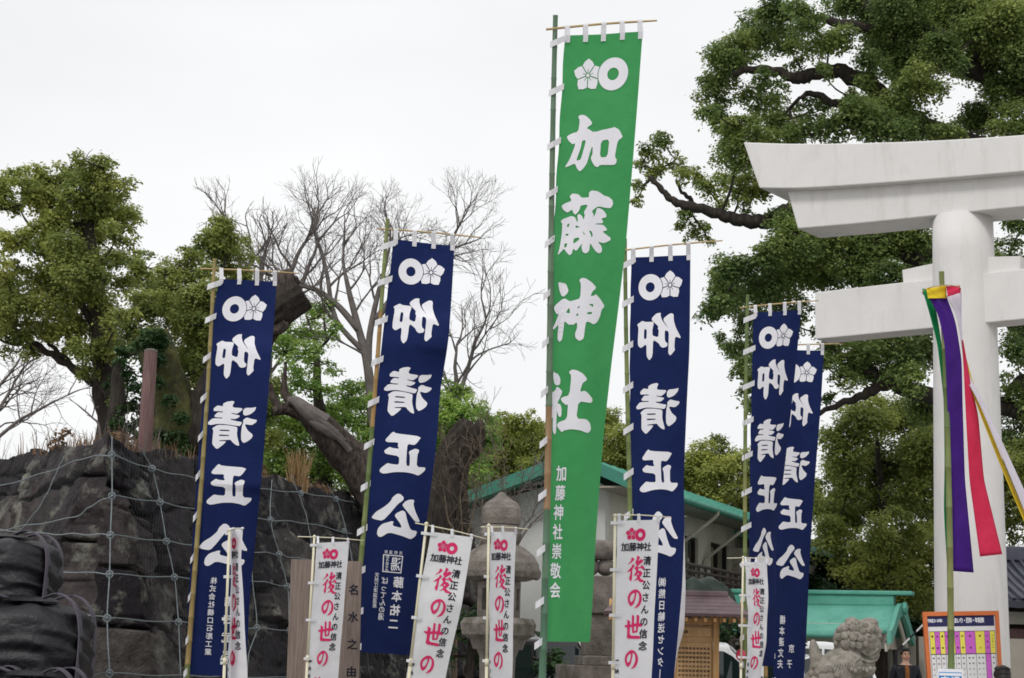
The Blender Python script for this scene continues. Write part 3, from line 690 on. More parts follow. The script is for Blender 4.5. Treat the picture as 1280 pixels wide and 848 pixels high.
small(4, [('橋本達文夫', (978, 775), (974, 830), .16, .018), ('京子', (989.6, 811), (987.5, 830), .15, .018)])

# ------------------------------------------------------------ small white flags
FG = 'small white flags with crimson lettering'
fl = [
 ('narrow white flag seen almost edge-on in front of the leftmost navy banner', [(287, 663), (280, 848)], 18.0,
  [(288, 664), (289, 701), (287.6, 770), (284, 848), (283, 884)], [(.50, [(291, 663), (292, 701), (291, 770), (289, 848), (288, 884)], 1), (1.0, [(303.6, 661), (301.5, 701), (306, 770), (309, 848), (310, 884)], -1)], [(283, 663), (305, 661)]),
 ('white flag in front of the weathered wooden board', [(393, 671), (383, 848)], 19.8,
  [(396, 679), (390.7, 750), (382.6, 836), (379, 872)], [(1.0, [(436, 677), (430, 763), (422.6, 848), (420, 871)], 1)], [(372, 671), (455, 676)]),
 ('wide tilted white flag with drooping crossbar in front of the seal-bearing navy banner edge', [(533, 655), (511, 848)], 17.5,
  [(539, 665), (524, 743), (508, 848), (503, 880)], [(1.0, [(591, 672), (577, 758), (557, 848), (551, 888)], 1)], [(519, 654), (608, 674)]),
 ('white flag in front of the large mushroom-topped stone lantern', [(611, 657), (608, 848)], 17.9,
  [(614, 665), (611.5, 743), (612, 848), (612, 880)], [(.16, [(616, 665), (613, 743), (613, 848), (613, 880)], 1), (1.0, [(646, 665), (642, 758), (640, 848), (639, 882)], 1)], [(601, 659), (662, 662)]),
 ('large white flag overlapping the lower half of a navy banner, right of the green banner', [(769, 645), (766, 848)], 16.5,
  [(772, 651), (769, 763), (766, 848), (765, 888)], [(1.0, [(824.6, 650), (818.5, 763), (813.6, 848), (811, 888)], 1)], [(766, 644), (839, 647)]),
 ('white flag tapering downward beside the right end of the notice board roof', [(929, 697), (926, 848)], 22.8,
  [(931, 703), (935, 777), (932.5, 848), (931, 862)], [(1.0, [(959, 703), (959, 752), (957, 805), (951, 848), (949, 862)], 1)], [(909, 698), (963, 699)]),
 ('white flag mostly hidden behind a navy banner, only its curling right edge showing', [(822, 640), (820, 848)], 24.0,
  [(824, 648), (823, 740), (822, 848), (822, 858)], [(.62, [(842, 648), (842, 740), (840, 820), (838, 858)], 1), (1.0, [(855, 652), (857, 738), (855, 787), (848, 812), (841, 858)], 1)], [(815, 642), (858, 646)]),
]
f5 = fl[4]; f5c = Cloth(f5[3], f5[4], .45, f5[2], f5[2], 0)
FT = {ch: trace(ch, f5c) for ch in '後の世'}
for i, (lab, pole, Y, lf, cols, bar) in enumerate(fl):
    H0 = lf[-1][1] - lf[0][1]
    ro, cl, clo = nobori('nobori_flag', lab, 'flag', FG, pole, Y, .014, lf, cols, .45, M['white_cloth'], bar, 3,
        [lf[0][1] + 3, lf[0][1] + .26 * H0, lf[0][1] + .5 * H0, lf[0][1] + .75 * H0], M['white_cloth'], 'plastic', 40 + i, amp=.010 if i != 5 else .022, tabw=.03, tie_w=.03, tie_drop=.0, bar_r=.006)
    L = Lettering(); crest(L, (.150, .130), (.247, .138), .060, .062); L.lay(cl, 'crest', M['pink_ink'], clo, .004, .05)
    L = Lettering()
    for sh in (FT['後'], FT['の'], FT['世'], ([(x - .007, y + .575) for x, y in FT['の'][0]], FT['の'][1])):
        L = Lettering(); L.shape(*sh); L.lay(cl, 'character', M['pink_ink'], clo, .004, .05)
    L = Lettering(); L.char('為', .178, 1.625, .2, .03); L.lay(cl, 'character', M['pink_ink'], clo, .004, .05)
    L = Lettering()
    for k, ch in enumerate('加藤神社'): L.char(ch, .085 + .083 * k, .252, .086, .026)
    L.column('清正公さんの信念', (.338, .385), (.330, 1.19), .092, .026)
    L.column('奉納㈱熊', (.040, 1.34), (.040, 1.60), .052, .02)
    L.lay(cl, 'small_lettering', M['black_ink'], clo, .004, .05)
# ================================================================ ground and terrace
mb = MB(); mb.quadgrid([[Vector((x, y, 0)) for x in (-500, -60, -20, 0, 20, 60, 500)] for y in (-60, 0, 20, 40, 80, 1200)])
o = mb.build('ground', M['gravel']); tag(o, 'pale gravel ground of the shrine yard', kind='structure')
WA = P(135, 548, 25.0); ZT = WA.z
def at_height(x, y, z):
    d = ray(x, y); return CAMLOC + d * ((z - CAMLOC.z) / d.z)
WB = at_height(440, 622, ZT); WC = at_height(0, 575, ZT)
dR = (WB - WA).normalized(); dL = (WC - WA).normalized()
WE = WA + dR * 17.5; WL = WA + dL * 14
# ground of the terrace behind the wall
mb = MB(); pts = [WL, WA, WE, Vector((-3.0, 62, ZT)), Vector((-60, 95, ZT)), Vector((-60, WL.y, ZT))]
rows = []
c = sum(pts, Vector()) / len(pts)
mb.add([p + Vector((0, 0, -.25)) for p in pts] + [Vector((p.x, p.y, -.2)) for p in pts],
       [tuple(range(6))] + [(i, i + 6, (i + 1) % 6 + 6, (i + 1) % 6) for i in range(2, 6)])
o = mb.build('terrace_ground', M['earth']); tag(o, 'earth terrace held up by the old stone wall', kind='structure')

# ================================================================ old stone wall, two faces meeting at a corner
oR = Vector((dR.y, -dR.x, 0)); oL = Vector((-dL.y, dL.x, 0))
if oR.dot(CAMLOC - WA) < 0: oR = -oR
if oL.dot(CAMLOC - WA) < 0: oL = -oL
def wall_face(p0, d, length, outn, seed, batter=.28, nx=None):
    """rough dry stones: irregular courses of stones, deep joints, rounded edges"""
    rs = np.random.RandomState(seed); H = ZT
    nx = nx or int(length / .03); nz = int(H / .03)
    A, Z = np.meshgrid(np.linspace(0, length, nx), np.linspace(H, 0, nz))
    seeds = []; z = 0.0; row = 0
    hs = []
    while sum(hs) < H - .4: hs.append(rs.uniform(.75, 1.1))
    hs = [h * (H + .06) / sum(hs) for h in hs]
    for h in hs:
        a = -rs.uniform(0, 1)
        while a < length + 1:
            wd = rs.uniform(.95, 2.0); seeds.append((a + wd / 2, z + h / 2 + rs.uniform(-.15, .15), wd / 1.15, h * 1.05)); a += wd
        z += h; row += 1
    S = np.array(seeds); wob = .5 * (fbm(A, Z, 1.5, 4, seed + 7) - .5)
    wz = .5 * (fbm(A, Z, 1.5, 4, seed + 8) - .5)
    D = np.stack([np.maximum(np.abs((A + wob - s[0]) / s[2]), np.abs((Z + wz - s[1]) / s[3])) * .55 + np.hypot((A + wob - s[0]) / s[2], (Z + wz - s[1]) / s[3]) * .45 for s in S])
    idx = np.argsort(D, axis=0)[:2]; d1 = np.take_along_axis(D, idx[:1], 0)[0]; d2 = np.take_along_axis(D, idx[1:2], 0)[0]
    e = np.clip((d2 - d1) / .085, 0, 1); e = e * e * (3 - 2 * e)
    val = rs.uniform(0, 1, len(S)); bulge = rs.uniform(-.10, .12, len(S)); tx = rs.uniform(-.16, .16, len(S)); tz = rs.uniform(-.22, .22, len(S))
    k = idx[0]
    disp = -.42 * (1 - e) * np.clip((H - Z) / .25, .25, 1) + e * (bulge[k] + tx[k] * (A - S[k, 0]) + tz[k] * (Z - S[k, 1]))
    # broken rock faces: angular facets and grain
    disp += .15 * (fbm(A, Z, 1.1, 3, seed) - .5) + .12 * np.abs(fbm(A + 9, Z, 2.6, 4, seed + 1) - .5) + .10 * (fbm(A, Z + 5, 7.0, 3, seed + 2) - .5)
    crack = np.abs(fbm(A + 3, Z + 2, .9, 4, seed + 3) - .5); disp -= .12 * np.clip(1 - crack / .018, 0, 1)
    # the crest of the wall is uneven
    top = .05 * np.sin(A * 1.9 + seed) + .05 * np.sin(A * 4.3 + 1)
    ZZ = Z + (Z / H) ** 6 * top
    out = outn.normalized(); fall = (H - Z) * batter
    Vx = p0.x + d.x * A + out.x * (fall + disp); Vy = p0.y + d.y * A + out.y * (fall + disp)
    V = np.stack([Vx, Vy, ZZ], -1)
    # lap the top back over the terrace
    back = V[0].copy(); bis = (oR + oL).normalized(); back[:, 0] -= bis.x * 1.1; back[:, 1] -= bis.y * 1.1; back[:, 2] -= .30
    V = np.concatenate([back[None], V], 0); kk = np.concatenate([k[:1], k], 0)
    t = val[kk][:-1, :-1].ravel() * .98 + .02
    return V, t
VR, tR = wall_face(WA, dR, 17.5, oR, 3); VL, tL = wall_face(WA, dL, 14, oL, 8)
# weld the corner: the left face's first column takes the right face's
nzc = min(VR.shape[0], VL.shape[0])
for q in range(nzc):
    m_ = (VR[q, 0] + VL[q, 0]) / 2
    cz = WA.z - (VR[q, 0, 2])
    m_[:2] = np.array([WA.x, WA.y]) + (np.array([oR.x, oR.y]) + np.array([oL.x, oL.y])) * (max(cz, 0) * .28 * .62 + .05) + .03 * math.sin(q * .35)
    VR[q, 0] = m_; VL[q, 0] = m_
Vs, Qs, Ts, k0 = [], [], [], 0
for V, t in ((VR, tR), (VL, tL)):
    a, b = V.shape[:2]; I = np.arange(a * b).reshape(a, b) + k0
    Vs.append(V.reshape(-1, 3)); Qs.append(np.stack([I[:-1, :-1], I[1:, :-1], I[1:, 1:], I[:-1, 1:]], -1).reshape(-1, 4)); Ts.append(t); k0 += a * b
o = fastmesh('stone_wall', np.concatenate(Vs), np.concatenate(Qs), M['wallstone'], None, np.concatenate(Ts))
tag(o, 'high dark castle wall of rough dry stones with a jutting corner, draped in netting', 'stone wall')

# ================================================================ rock-fall net: ropes, knots and thin mesh
NET = empty('safety_net', WA, 'pale rope net with knotted crossings hung over the corner of the stone wall', 'net')
def net_pt(x, y, left):
    out = oL if left else oR; d = dL if left else dR
    n = (d.cross(Vector((0, 0, -1)) + out * .28)).normalized()
    return ray_plane(x, y, WA + out * .22, n)
ropes = [(0, [(140,546),(140,569),(140,620),(138,669),(137,718),(134,773),(137,842),(137,870)]),
 (0, [(175,560),(190,586),(200,628),(208,677),(218,722),(223,778),(226,850)]), (0, [(340,600),(338,648),(349,693),(359,733),(361,760),(362,860)]),
 (0, [(310,640),(313,690),(316,730),(321,785),(311,817),(308,860)]), (0, [(364,594),(376,625),(384,650),(392,700),(396,760),(398,860)]), (0, [(410,608),(422,628),(432,662),(442,720),(448,860)]),
 (0, [(250,580),(262,620),(270,690),(276,770),(279,860)]),
 (0, [(140,569),(190,586),(240,597),(300,607),(321,611),(374,616),(419,623),(449,631)]), (0, [(140,620),(200,628),(260,640),(338,650),(387,655),(440,668)]),
 (0, [(138,669),(208,677),(260,684),(316,690),(349,693),(370,698),(440,706)]), (0, [(137,718),(218,722),(270,725),(316,726),(360,733),(440,742)]),
 (0, [(134,773),(223,778),(270,781),(311,785),(362,788),(440,792)]), (0, [(137,842),(230,845),(300,846),(380,848)]),
 (1, [(-20,612),(0,608),(60,590),(105,573),(140,569)]), (1, [(-20,668),(28,658),(91,647),(115,632),(140,620)]), (1, [(-20,660),(50,667),(100,668),(138,669)]),
 (1, [(-20,708),(0,710),(70,714),(137,718)]), (1, [(60,752),(91,764),(134,773)]), (1, [(-10,690),(20,668),(45,640),(60,615),(72,588),(80,572)]), (1, [(40,880),(100,848),(137,842)])]
for left, pts in ropes:
    w3 = catmull([net_pt(x, y, left) for x, y in pts], 6)
    w3 = [p + Vector((0, 0, .012 * math.sin(i * 1.3))) for i, p in enumerate(w3)]
    MB().tube(w3, .0095, 6).build('rope', M['rope'], NET, smooth=True)
for left, x, y in [(0,140,569),(0,140,620),(0,138,669),(0,137,718),(0,134,773),(0,137,842),(0,190,586),(0,200,628),(0,208,677),(0,218,722),(0,223,778),(0,338,650),(0,349,693),(0,359,733),(0,321,785),(0,376,617),(0,420,624),(0,430,664),(0,362,788)]:
    c = net_pt(x, y, left); mb = MB(); tocam = (CAMLOC - c).normalized()
    q = tocam.to_track_quat('Z', 'Y').to_matrix()
    n = 14; ring = [c + tocam * .015 + q @ Vector((.045 * math.cos(2 * math.pi * i / n), .045 * math.sin(2 * math.pi * i / n), 0)) for i in range(n + 1)]
    mb.tube(ring, .013, 6, caps=False); mb.ball(c + tocam * .02, (.027, .027, .027), 8)
    mb.build('knot', M['rope'], NET, smooth=True)
def mesh_sheet(left):
    d, out, Ln = (dL, oL, 9.0) if left else (dR, oR, 12.5)
    pit = .085; na = int(Ln / pit); nz = int(ZT / pit); V = []; Q = []
    slope = (Vector((0, 0, -1)) + out * .28).normalized(); nrm = d.cross(slope).normalized()
    if nrm.dot(out) < 0: nrm = -nrm
    base = WA + out * .17; sl = ZT / -slope.z
    def pt(i, j):
        a = i * pit; z = j * sl / nz
        return base + d * a + slope * z + nrm * (.03 * math.sin(a * 1.7 + z) + .02 * math.sin(z * 3.1 + a * .6))
    wv = d * .0022; wz = slope * .0022
    for i in range(na):
        for j in range(nz):
            a = pt(i + .5 * (j % 2), j); b = pt(i + .5 + .5 * (j % 2) - (1 if j % 2 else 0), j + 1) if False else pt(i + (.5 if j % 2 == 0 else 0), j + 1); c = pt(i + (.5 if j % 2 == 0 else 1.0), j + 1) if j % 2 else pt(i - .5, j + 1)
            for e in (b, c):
                k = len(V); s_ = d * .0022
                V += [a - s_, a + s_, e + s_, e - s_]; Q.append((k, k + 1, k + 2, k + 3))
    fastmesh('mesh', np.array([tuple(v) for v in V]), np.array(Q), M['netwire'], NET)
mesh_sheet(True); mesh_sheet(False)

# ================================================================ torii
TH = R(37); ta = Vector((math.cos(TH), -math.sin(TH), 0)); tn = Vector((-math.sin(TH), -math.cos(TH), 0))   # along the beams; towards the viewer
TC = P(1206, 400, 28.0); TC.z = 0
TOR = empty('torii', TC, 'large white shrine gate with curved double top beam, at the right edge', 'torii gate')
def tl(x, y, depth):
    q = ray_plane(x, y, TC + tn * depth, tn); return (q - TC).dot(ta), q.z
SPAN = 7.0
def tpt(l, dep, z): return TC + ta * l + tn * dep + Vector((0, 0, z))
def beam(name, top, bot, depth, endslant=True):
    """front outlines (pixels, left to right) -> mirrored, curved solid beam"""
    T = [tl(x, y, depth) for x, y in top]; B = [tl(x, y, depth) for x, y in bot]
    mid = SPAN / 2
    def full(q):
        q = [p for p in q if p[0] < mid - .2]; zc = q[-1][1] - .01
        # level out towards the middle
        return q + [(mid, zc)] + [(2 * mid - a, z) for a, z in reversed(q)]
    T, B = full(T), full(B); n = 60
    def samp(q, s):
        a = np.array([p[0] for p in q]); z = np.array([p[1] for p in q]); g = np.linspace(0, 1, 121); gl = a[0] + (a[-1] - a[0]) * g
        zz = np.interp(gl, a, z)
        for _ in range(30): zz[1:-1] = (zz[:-2] + 2 * zz[1:-1] + zz[2:]) / 4
        return a[0] + (a[-1] - a[0]) * s, float(np.interp(a[0] + (a[-1] - a[0]) * s, gl, zz))
    rows = []
    for i in range(n + 1):
        t_, b_ = samp(T, i / n), samp(B, i / n)
        rows.append([tpt(t_[0], depth, t_[1]), tpt(b_[0], depth, b_[1]), tpt(b_[0], -depth, b_[1]), tpt(t_[0], -depth, t_[1]), tpt(t_[0], 0, t_[1] + .10)])
    mb = MB(); vs = [p for r in rows for p in r]; fs = []
    for i in range(n):
        for k in range(5): fs.append((i * 5 + k, i * 5 + (k + 1) % 5, (i + 1) * 5 + (k + 1) % 5, (i + 1) * 5 + k))
    fs += [(0, 1, 2, 3, 4), tuple(n * 5 + k for k in (4, 3, 2, 1, 0))]
    mb.add(vs, fs); o = mb.build(name, M['torii'], TOR)
    b = o.modifiers.new('bevel', 'BEVEL'); b.width = .02; b.segments = 2; b.limit_method = 'ANGLE'; b.angle_limit = R(40)
    return o
beam('top_beam', [(929, 178), (987, 180.5), (1089, 179), (1183, 175.5), (1280, 169), (1330, 165)], [(949, 235), (983, 237), (1089, 230), (1180, 223), (1280, 214.5), (1330, 210)], .62)
beam('second_beam', [(984, 239), (1089, 231.5), (1180, 224.5), (1280, 216), (1330, 211)], [(997, 286), (1080, 279), (1164, 270), (1280, 258), (1330, 254)], .42)
# tie beam with wedges
a0 = tl(1018.5, 365.5, .26); a1 = tl(1020, 424, .26); e_ = -a0[0]
mb = MB(); zt, zb = a0[1], a1[1]
mb.box(tpt(SPAN / 2, 0, (zt + zb) / 2), (SPAN + 2 * e_, .52, zt - zb), Matrix.Rotation(-TH, 3, 'Z'), bev=.02)
mb.build('tie_beam', M['torii'], TOR)
cz = tl(1206, 268, .3)[1]
for l in (0, SPAN):
    prof = [(.50 + .10 * (1 - t) ** 1.1, t * (cz + .02)) for t in [i / 14 for i in range(15)]]
    mb = MB(); mb.lathe([(.5 + .115 * (1 - z / cz), z) for r, z in prof], tpt(l, 0, 0), 48)
    o = mb.build('column', M['torii'], TOR, smooth=False)
    for p_ in o.data.polygons: p_.use_smooth = len(p_.vertices) == 4
    mb = MB(); mb.lathe([(.85, 0), (.85, .22), (.80, .28), (.66, .45), (.66, .5)], tpt(l, 0, -.02), 48); mb.build('column_base', M['torii'], TOR)
    for s_ in (-1, 1):
        w0, w1 = l + s_ * .40, l + s_ * 1.02
        pts = [tpt(w0, .15, zt - .01), tpt(w1, .15, zt - .01), tpt(w1 + s_ * .02, .15, zt + .24), tpt(w0, .15, zt + .30)]
        MB().prism(pts, -tn * .30).build('wedge', M['torii'], TOR)

# ================================================================ five-colour streamer on its bamboo pole
pb, pt_ = P(1190, 842, 24.0), P(1177.5, 340, 24.0); base = ground_pt(pt_, pb)
ST = empty('streamer_pole', base, 'five-coloured cloth streamer on a green bamboo pole in front of the white gate column', 'streamer')
pts, rr, tt = bamboo([base - Vector((0, 0, .2)), pt_], .052, .038, .55, 77, .12)
MB().tube(pts, rr, 12, tt).build('pole', M['bamboo'], ST, smooth=True)
def strip(name, m, left, right, Y0, Y1, amp=.03, seed=1):
    rows = []; n = 50
    for i in range(n + 1):
        v = i / n; xl, yl = interp_px(left, v); xr, yr = interp_px(right, v); Y = Y0 + (Y1 - Y0) * v; row = []
        for j in range(9):
            u = j / 8; f = amp * (math.sin(u * 5 + seed) * .6 + math.sin(v * 7 + u * 3 + seed) * .5 + .7 * math.sin(u * 11 + seed * 2) * math.exp(-v * 6))
            row.append(P(xl + (xr - xl) * u, yl + (yr - yl) * u, Y + f + .12 * (u - .5)))
        rows.append(row)
    o = MB().quadgrid(rows).build(name, m, ST, smooth=True)
    s_ = o.modifiers.new('thickness', 'SOLIDIFY'); s_.thickness = .004
    return o
hoop = [P(1177 + 24 * math.cos(g), 364 + 7 * math.sin(g) - 2 * math.cos(g), 24.0 + .27 * math.sin(g)) for g in [2 * math.pi * i / 24 for i in range(25)]]
MB().tube(hoop, .008, 6, caps=False).build('hoop', M['stick'], ST, smooth=True)
strip('yellow_strip', M['st_yellow'], [(1158, 361), (1160, 373)], [(1183, 357), (1183, 373)], 23.86, 23.84, .02, 2)
strip('red_strip', M['st_red'], [(1183, 358), (1185, 371)], [(1200, 357), (1201, 366)], 23.9, 23.88, .02, 5)
strip('green_strip', M['st_green'], [(1152.5, 361), (1160, 385), (1172, 430), (1180, 500), (1181, 580), (1180, 640), (1184, 707)], [(1162, 361), (1170, 385), (1177, 430), (1186, 500), (1190, 580), (1190, 640), (1190, 709)], 24.05, 24.15, .03, 1)
strip('purple_strip', M['st_purple'], [(1160, 371), (1172, 390), (1181, 430), (1184, 500), (1186, 600), (1189, 714)], [(1183, 371), (1194, 400), (1202, 450), (1203, 500), (1206, 600), (1217, 716)], 23.9, 24.2, .035, 3)
strip('white_strip', M['st_white'], [(1183, 371), (1196, 395), (1203, 440), (1205, 470), (1222, 500), (1250, 565), (1281, 640), (1300, 690)], [(1202, 363), (1202, 400), (1203.5, 430), (1211, 470), (1228, 500), (1256, 560), (1290, 634), (1310, 684)], 24.05, 24.5, .03, 6)
strip('crimson_strip', M['st_red'], [(1203, 425), (1205, 470), (1208, 530), (1212, 600), (1225, 696)], [(1204, 425), (1212, 470), (1223, 520), (1230, 600), (1253, 693)], 24.1, 24.4, .03, 8)
strip('long_yellow_strip', M['st_yellow'], [(1204, 440), (1208, 470), (1227, 522), (1253, 588), (1275, 640), (1293, 682)], [(1206, 440), (1214, 470), (1229, 515), (1257, 585), (1279, 636), (1297, 678)], 24.2, 24.5, .02, 4)

# ================================================================ notice board at the gate, leaning back a little
q = [P(1153, 765.5, 26.25), P(1248, 764, 26.25), P(1255, 884, 26.0), P(1162, 886, 26.0)]
for v in (q[2], q[3]): v.z = max(v.z, .25)
SB = empty('notice_board', (q[2] + q[3]) / 2 - Vector((0, 0, .25)), 'orange framed board with a year table in yellow and magenta cells', 'notice board')
Q = Quad(*q); ey = Vector((0, .05, 0))
def qrect(u0, v0, u1, v1, off=0.0): return [Q.at(u0, v0, off), Q.at(u1, v0, off), Q.at(u1, v1, off), Q.at(u0, v1, off)]
nq = (Q.at(.5, .5, .01) - Q.at(.5, .5, 0)).normalized()
MB().prism(qrect(.03, .03, .97, .98, 0), -nq * .03).build('panel', M['paper'], SB)
for r_ in ((0, 0, 1, .045), (0, .955, 1, 1), (0, .045, .052, .955), (.948, .045, 1, .955)):
    MB().prism(qrect(*r_, .025), -nq * .07).build('frame', M['orange'], SB)
for u in (.06, .94):
    a = Q.at(u, .97, -.08); MB().tube([a + Vector((0, .5, 0)) - Vector((0, 0, a.z)), Q.at(u, .3, -.06)], .02, 6).build('leg', M['orange'], SB)
px_u = lambda x: ((1130 + x * .12733) - 1153) / 96.5; px_v = lambda y: ((740 + y * .12733) - 765) / 120.0
hv = MB(); hv.prism(qrect(px_u(208), px_v(228), px_u(888), px_v(342), .004), -nq * .003).build('header_band', M['navy_ink'], SB)
L = Lettering(); W_, H_ = Q.W, Q.H
for i, ch in enumerate('平成30年'): L.char(ch, (px_u(238) + i * .0385) * W_, px_v(285) * H_, .062, .022)
for i, ch in enumerate('十三まいり・厄年・年祝表'): L.char(ch, (px_u(445) + i * .0393) * W_, px_v(285) * H_, .088, .03, sx=.62)
L.lay(Q, 'title_lettering', M['dye_white'], SB, .0055, 1)
edges = [235, 285, 335, 385, 437, 485, 535, 587, 690, 785, 837, 888]; kinds = 'YMYMYMYMYMY'
for i in range(11):
    x0, x1 = px_u(edges[i]), px_u(edges[i + 1]); lo = 615 if i != 9 else 900
    MB().prism(qrect(x0 + .002, px_v(392), x1 - .002, px_v(lo), .004), -nq * .003).build('header_cell', M['yellow_ink'] if kinds[i] == 'Y' else M['magenta_ink'], SB)
L = Lettering()
heads = ['還暦', '古稀', '喜寿', '傘寿', '半寿', '米寿', '卒寿', '前厄', '成人', '七五三', '十三まいり']
for i in range(11):
    c = (px_u(edges[i]) + px_u(edges[i + 1])) / 2
    L.column(heads[i], (c * W_, px_v(440) * H_), (c * W_, px_v(555) * H_), .034 if len(heads[i]) < 4 else .024, .02)
    for c2 in ([c] if i not in (7, 8) else [c - .025, c + .025]):
        if i != 9: L.column('昭和三十' + '二三四五六七八九十元'[i % 10] + '年生', (c2 * W_, px_v(655) * H_), (c2 * W_, px_v(980) * H_), .028, .015)
L.lay(Q, 'table_lettering', M['black_ink'], SB, .0055, 1)
mb = MB()
for e in edges:
    u = px_u(e); mb.prism(qrect(u - .0018, px_v(392), u + .0018, px_v(1050), .0062), -nq * .001)
mb.prism(qrect(px_u(235), px_v(390), px_u(888), px_v(394), .0075), -nq * .001); mb.prism(qrect(px_u(235), px_v(613), px_u(888), px_v(618), .0075), -nq * .001)
mb.build('table_rule', M['black_ink'], SB)

# small blue sign in front of the pole
q = [P(1172, 836, 23.6), P(1203.5, 837, 23.6), P(1204, 930, 23.6), P(1172, 930, 23.6)]
for v in (q[2], q[3]): v.z = .32
SG = empty('small_sign', (q[2] + q[3]) / 2 - Vector((0, 0, .32)), 'small blue sign with white border and lettering at the foot of the streamer pole', 'sign')
Q = Quad(*q); nq = (Q.at(.5, .5, .01) - Q.at(.5, .5, 0)).normalized()
MB().prism(qrect(0, 0, 1, 1, 0), -nq * .02).build('panel', M['dye_white'], SG)
MB().prism(qrect(.05, .035, .95, .975, .004), -nq * .003).build('face', M['signblue'], SG)
L = Lettering(); H_ = Q.H
L.char('交', Q.W * .29, H_ * .13, .125, .03); L.char('通', Q.W * .71, H_ * .13, .125, .03); L.char('安', Q.W * .29, H_ * .38, .125, .03); L.char('全', Q.W * .71, H_ * .38, .125, .03)
L.lay(Q, 'lettering', M['dye_white'], SG, .0055, 1)
mb = MB(); mb.prism(qrect(.06, .045, .94, .075, .006), -nq * .001); mb.build('upper_line', M['dye_white'], SG)
for u in (.1, .9):
    a = Q.at(u, .9, -.025); MB().tube([Vector((a.x, a.y, -.05)), Q.at(u, .2, -.03)], .015, 8).build('leg', M['silver'], SG)
# ================================================================ long white building with green roof
BL = empty('hall_building', P(712, 815, 41), 'white plastered hall with green roof edges, balcony and downpipes, behind the stone lanterns', 'building')
d1 = Vector((.38, .925, 0)).normalized(); d2 = Vector((-.925, .38, 0)).normalized()      # along the side; along the gable wall
C0 = P(776, 602, 39.0); EV = C0.z                       # eave corner
C0g = Vector((C0.x, C0.y, 0)); SL = 16.5
apx = ray_plane(722, 575, C0, d1); lef = ray_plane(597, 622, C0, d1)
wl = (Vector((lef.x, lef.y, 0)) - C0g).dot(d2); wa = (Vector((apx.x, apx.y, 0)) - C0g).dot(d2); HA = apx.z; HL = lef.z
slope = (HA - HL) / (wl - wa); wl2 = wl + 2.5; HL2 = HL - 2.5 * slope
def bp(a, b, z): return C0g + d2 * a + d1 * b + Vector((0, 0, z))
# gable wall and side wall (walls stand inside the roof's overhang)
IN = .55; mb = MB()
mb.prism([bp(IN, IN, 0), bp(wl2 - IN, IN, 0), bp(wl2 - IN, IN, HL2 + .2), bp(wa, IN, HA - .28), bp(IN, IN, EV - .05)], d1 * .25)
mb.build('gable_wall', M['plaster'], BL)
mb = MB(); WZ = EV - .05
wins = [(2.6, 4.6), (6.2, 8.4), (9.7, 11.7), (13.0, 14.9)]; wz0, wz1 = EV - 2.15, EV - .72
xs = [IN + .25] + [v for w_ in wins for v in w_] + [SL]
for i in range(0, len(xs), 2): mb.prism([bp(IN, xs[i], 0), bp(IN, xs[i + 1], 0), bp(IN, xs[i + 1], WZ), bp(IN, xs[i], WZ)], d2 * .25)
for a_, b_ in wins:
    for z0, z1 in ((0, wz0), (wz1, WZ)): mb.prism([bp(IN, a_, z0), bp(IN, b_, z0), bp(IN, b_, z1), bp(IN, a_, z1)], d2 * .25)
mb.prism([bp(IN + .25, SL, 0), bp(wl2 - IN, SL, 0), bp(wl2 - IN, SL, HL2), bp(IN + .25, SL, HL2)], -d1 * .25)
mb.build('side_wall', M['cream'], BL)
for a_, b_ in wins:
    fr = MB()
    for u0, u1, z0, z1 in ((a_, b_, wz0, wz0 + .07), (a_, b_, wz1 - .07, wz1), (a_, a_ + .07, wz0 + .07, wz1 - .07), (b_ - .07, b_, wz0 + .07, wz1 - .07), ((a_ + b_) / 2 - .04, (a_ + b_) / 2 + .04, wz0 + .07, wz1 - .07)):
        fr.prism([bp(IN + .08, u0, z0), bp(IN + .08, u1, z0), bp(IN + .08, u1, z1), bp(IN + .08, u0, z1)], d2 * .09)
    f_ = fr.build('window', M['darkwood'], BL)
    g = MB(); g.prism([bp(IN + .13, a_ + .05, wz0 + .05), bp(IN + .13, b_ - .05, wz0 + .05), bp(IN + .13, b_ - .05, wz1 - .05), bp(IN + .13, a_ + .05, wz1 - .05)], d2 * .01)
    g.build('pane', M['glass'], f_)
    for q0, q1 in ((.12, .34), (.56, .80)):
        MB().prism([bp(IN + .115, a_ + 2 * q0, wz0 + .1), bp(IN + .115, a_ + 2 * q1, wz0 + .1), bp(IN + .115, a_ + 2 * q1, wz1 - .1), bp(IN + .115, a_ + 2 * q0, wz1 - .1)], d2 * .008).build('curtain', M['curtain'], f_)
# roof planes with thickness, standing seams
def roofplane(name, a0, z0, a1, z1):
    mb = MB(); n = (Vector((0, 0, 1)) * (abs(a1 - a0)) + d2 * (-(z1 - z0) if a1 > a0 else (z1 - z0))).normalized()
    mb.prism([bp(a0, -.25, z0), bp(a0, SL + .4, z0), bp(a1, SL + .4, z1), bp(a1, -.25, z1)], Vector((0, 0, .10)))
    for k in range(26):
        b = -.2 + k * (SL + .5) / 25
        mb.prism([bp(a0, b, z0 + .103), bp(a0, b + .05, z0 + .103), bp(a1, b + .05, z1 + .103), bp(a1, b, z1 + .103)], Vector((0, 0, .045)))
    return mb.build(name, M['greenroof'], BL)
roofplane('roof', -.35, EV - .10, wa, HA + .0); roofplane('roof', wl2 + .3, HL2 - .10, wa + .002, HA + .001)
mb = MB()
for a0, z0, a1, z1 in ((-.35, EV - .10, wa, HA), (wl2 + .3, HL2 - .1, wa, HA)):
    mb.prism([bp(a0, -.32, z0 - .12), bp(a1, -.32, z1 - .12), bp(a1, -.32, z1 + .17), bp(a0, -.32, z0 + .17)], d1 * .06)
mb.build('verge_board', M['greentrim'], BL)
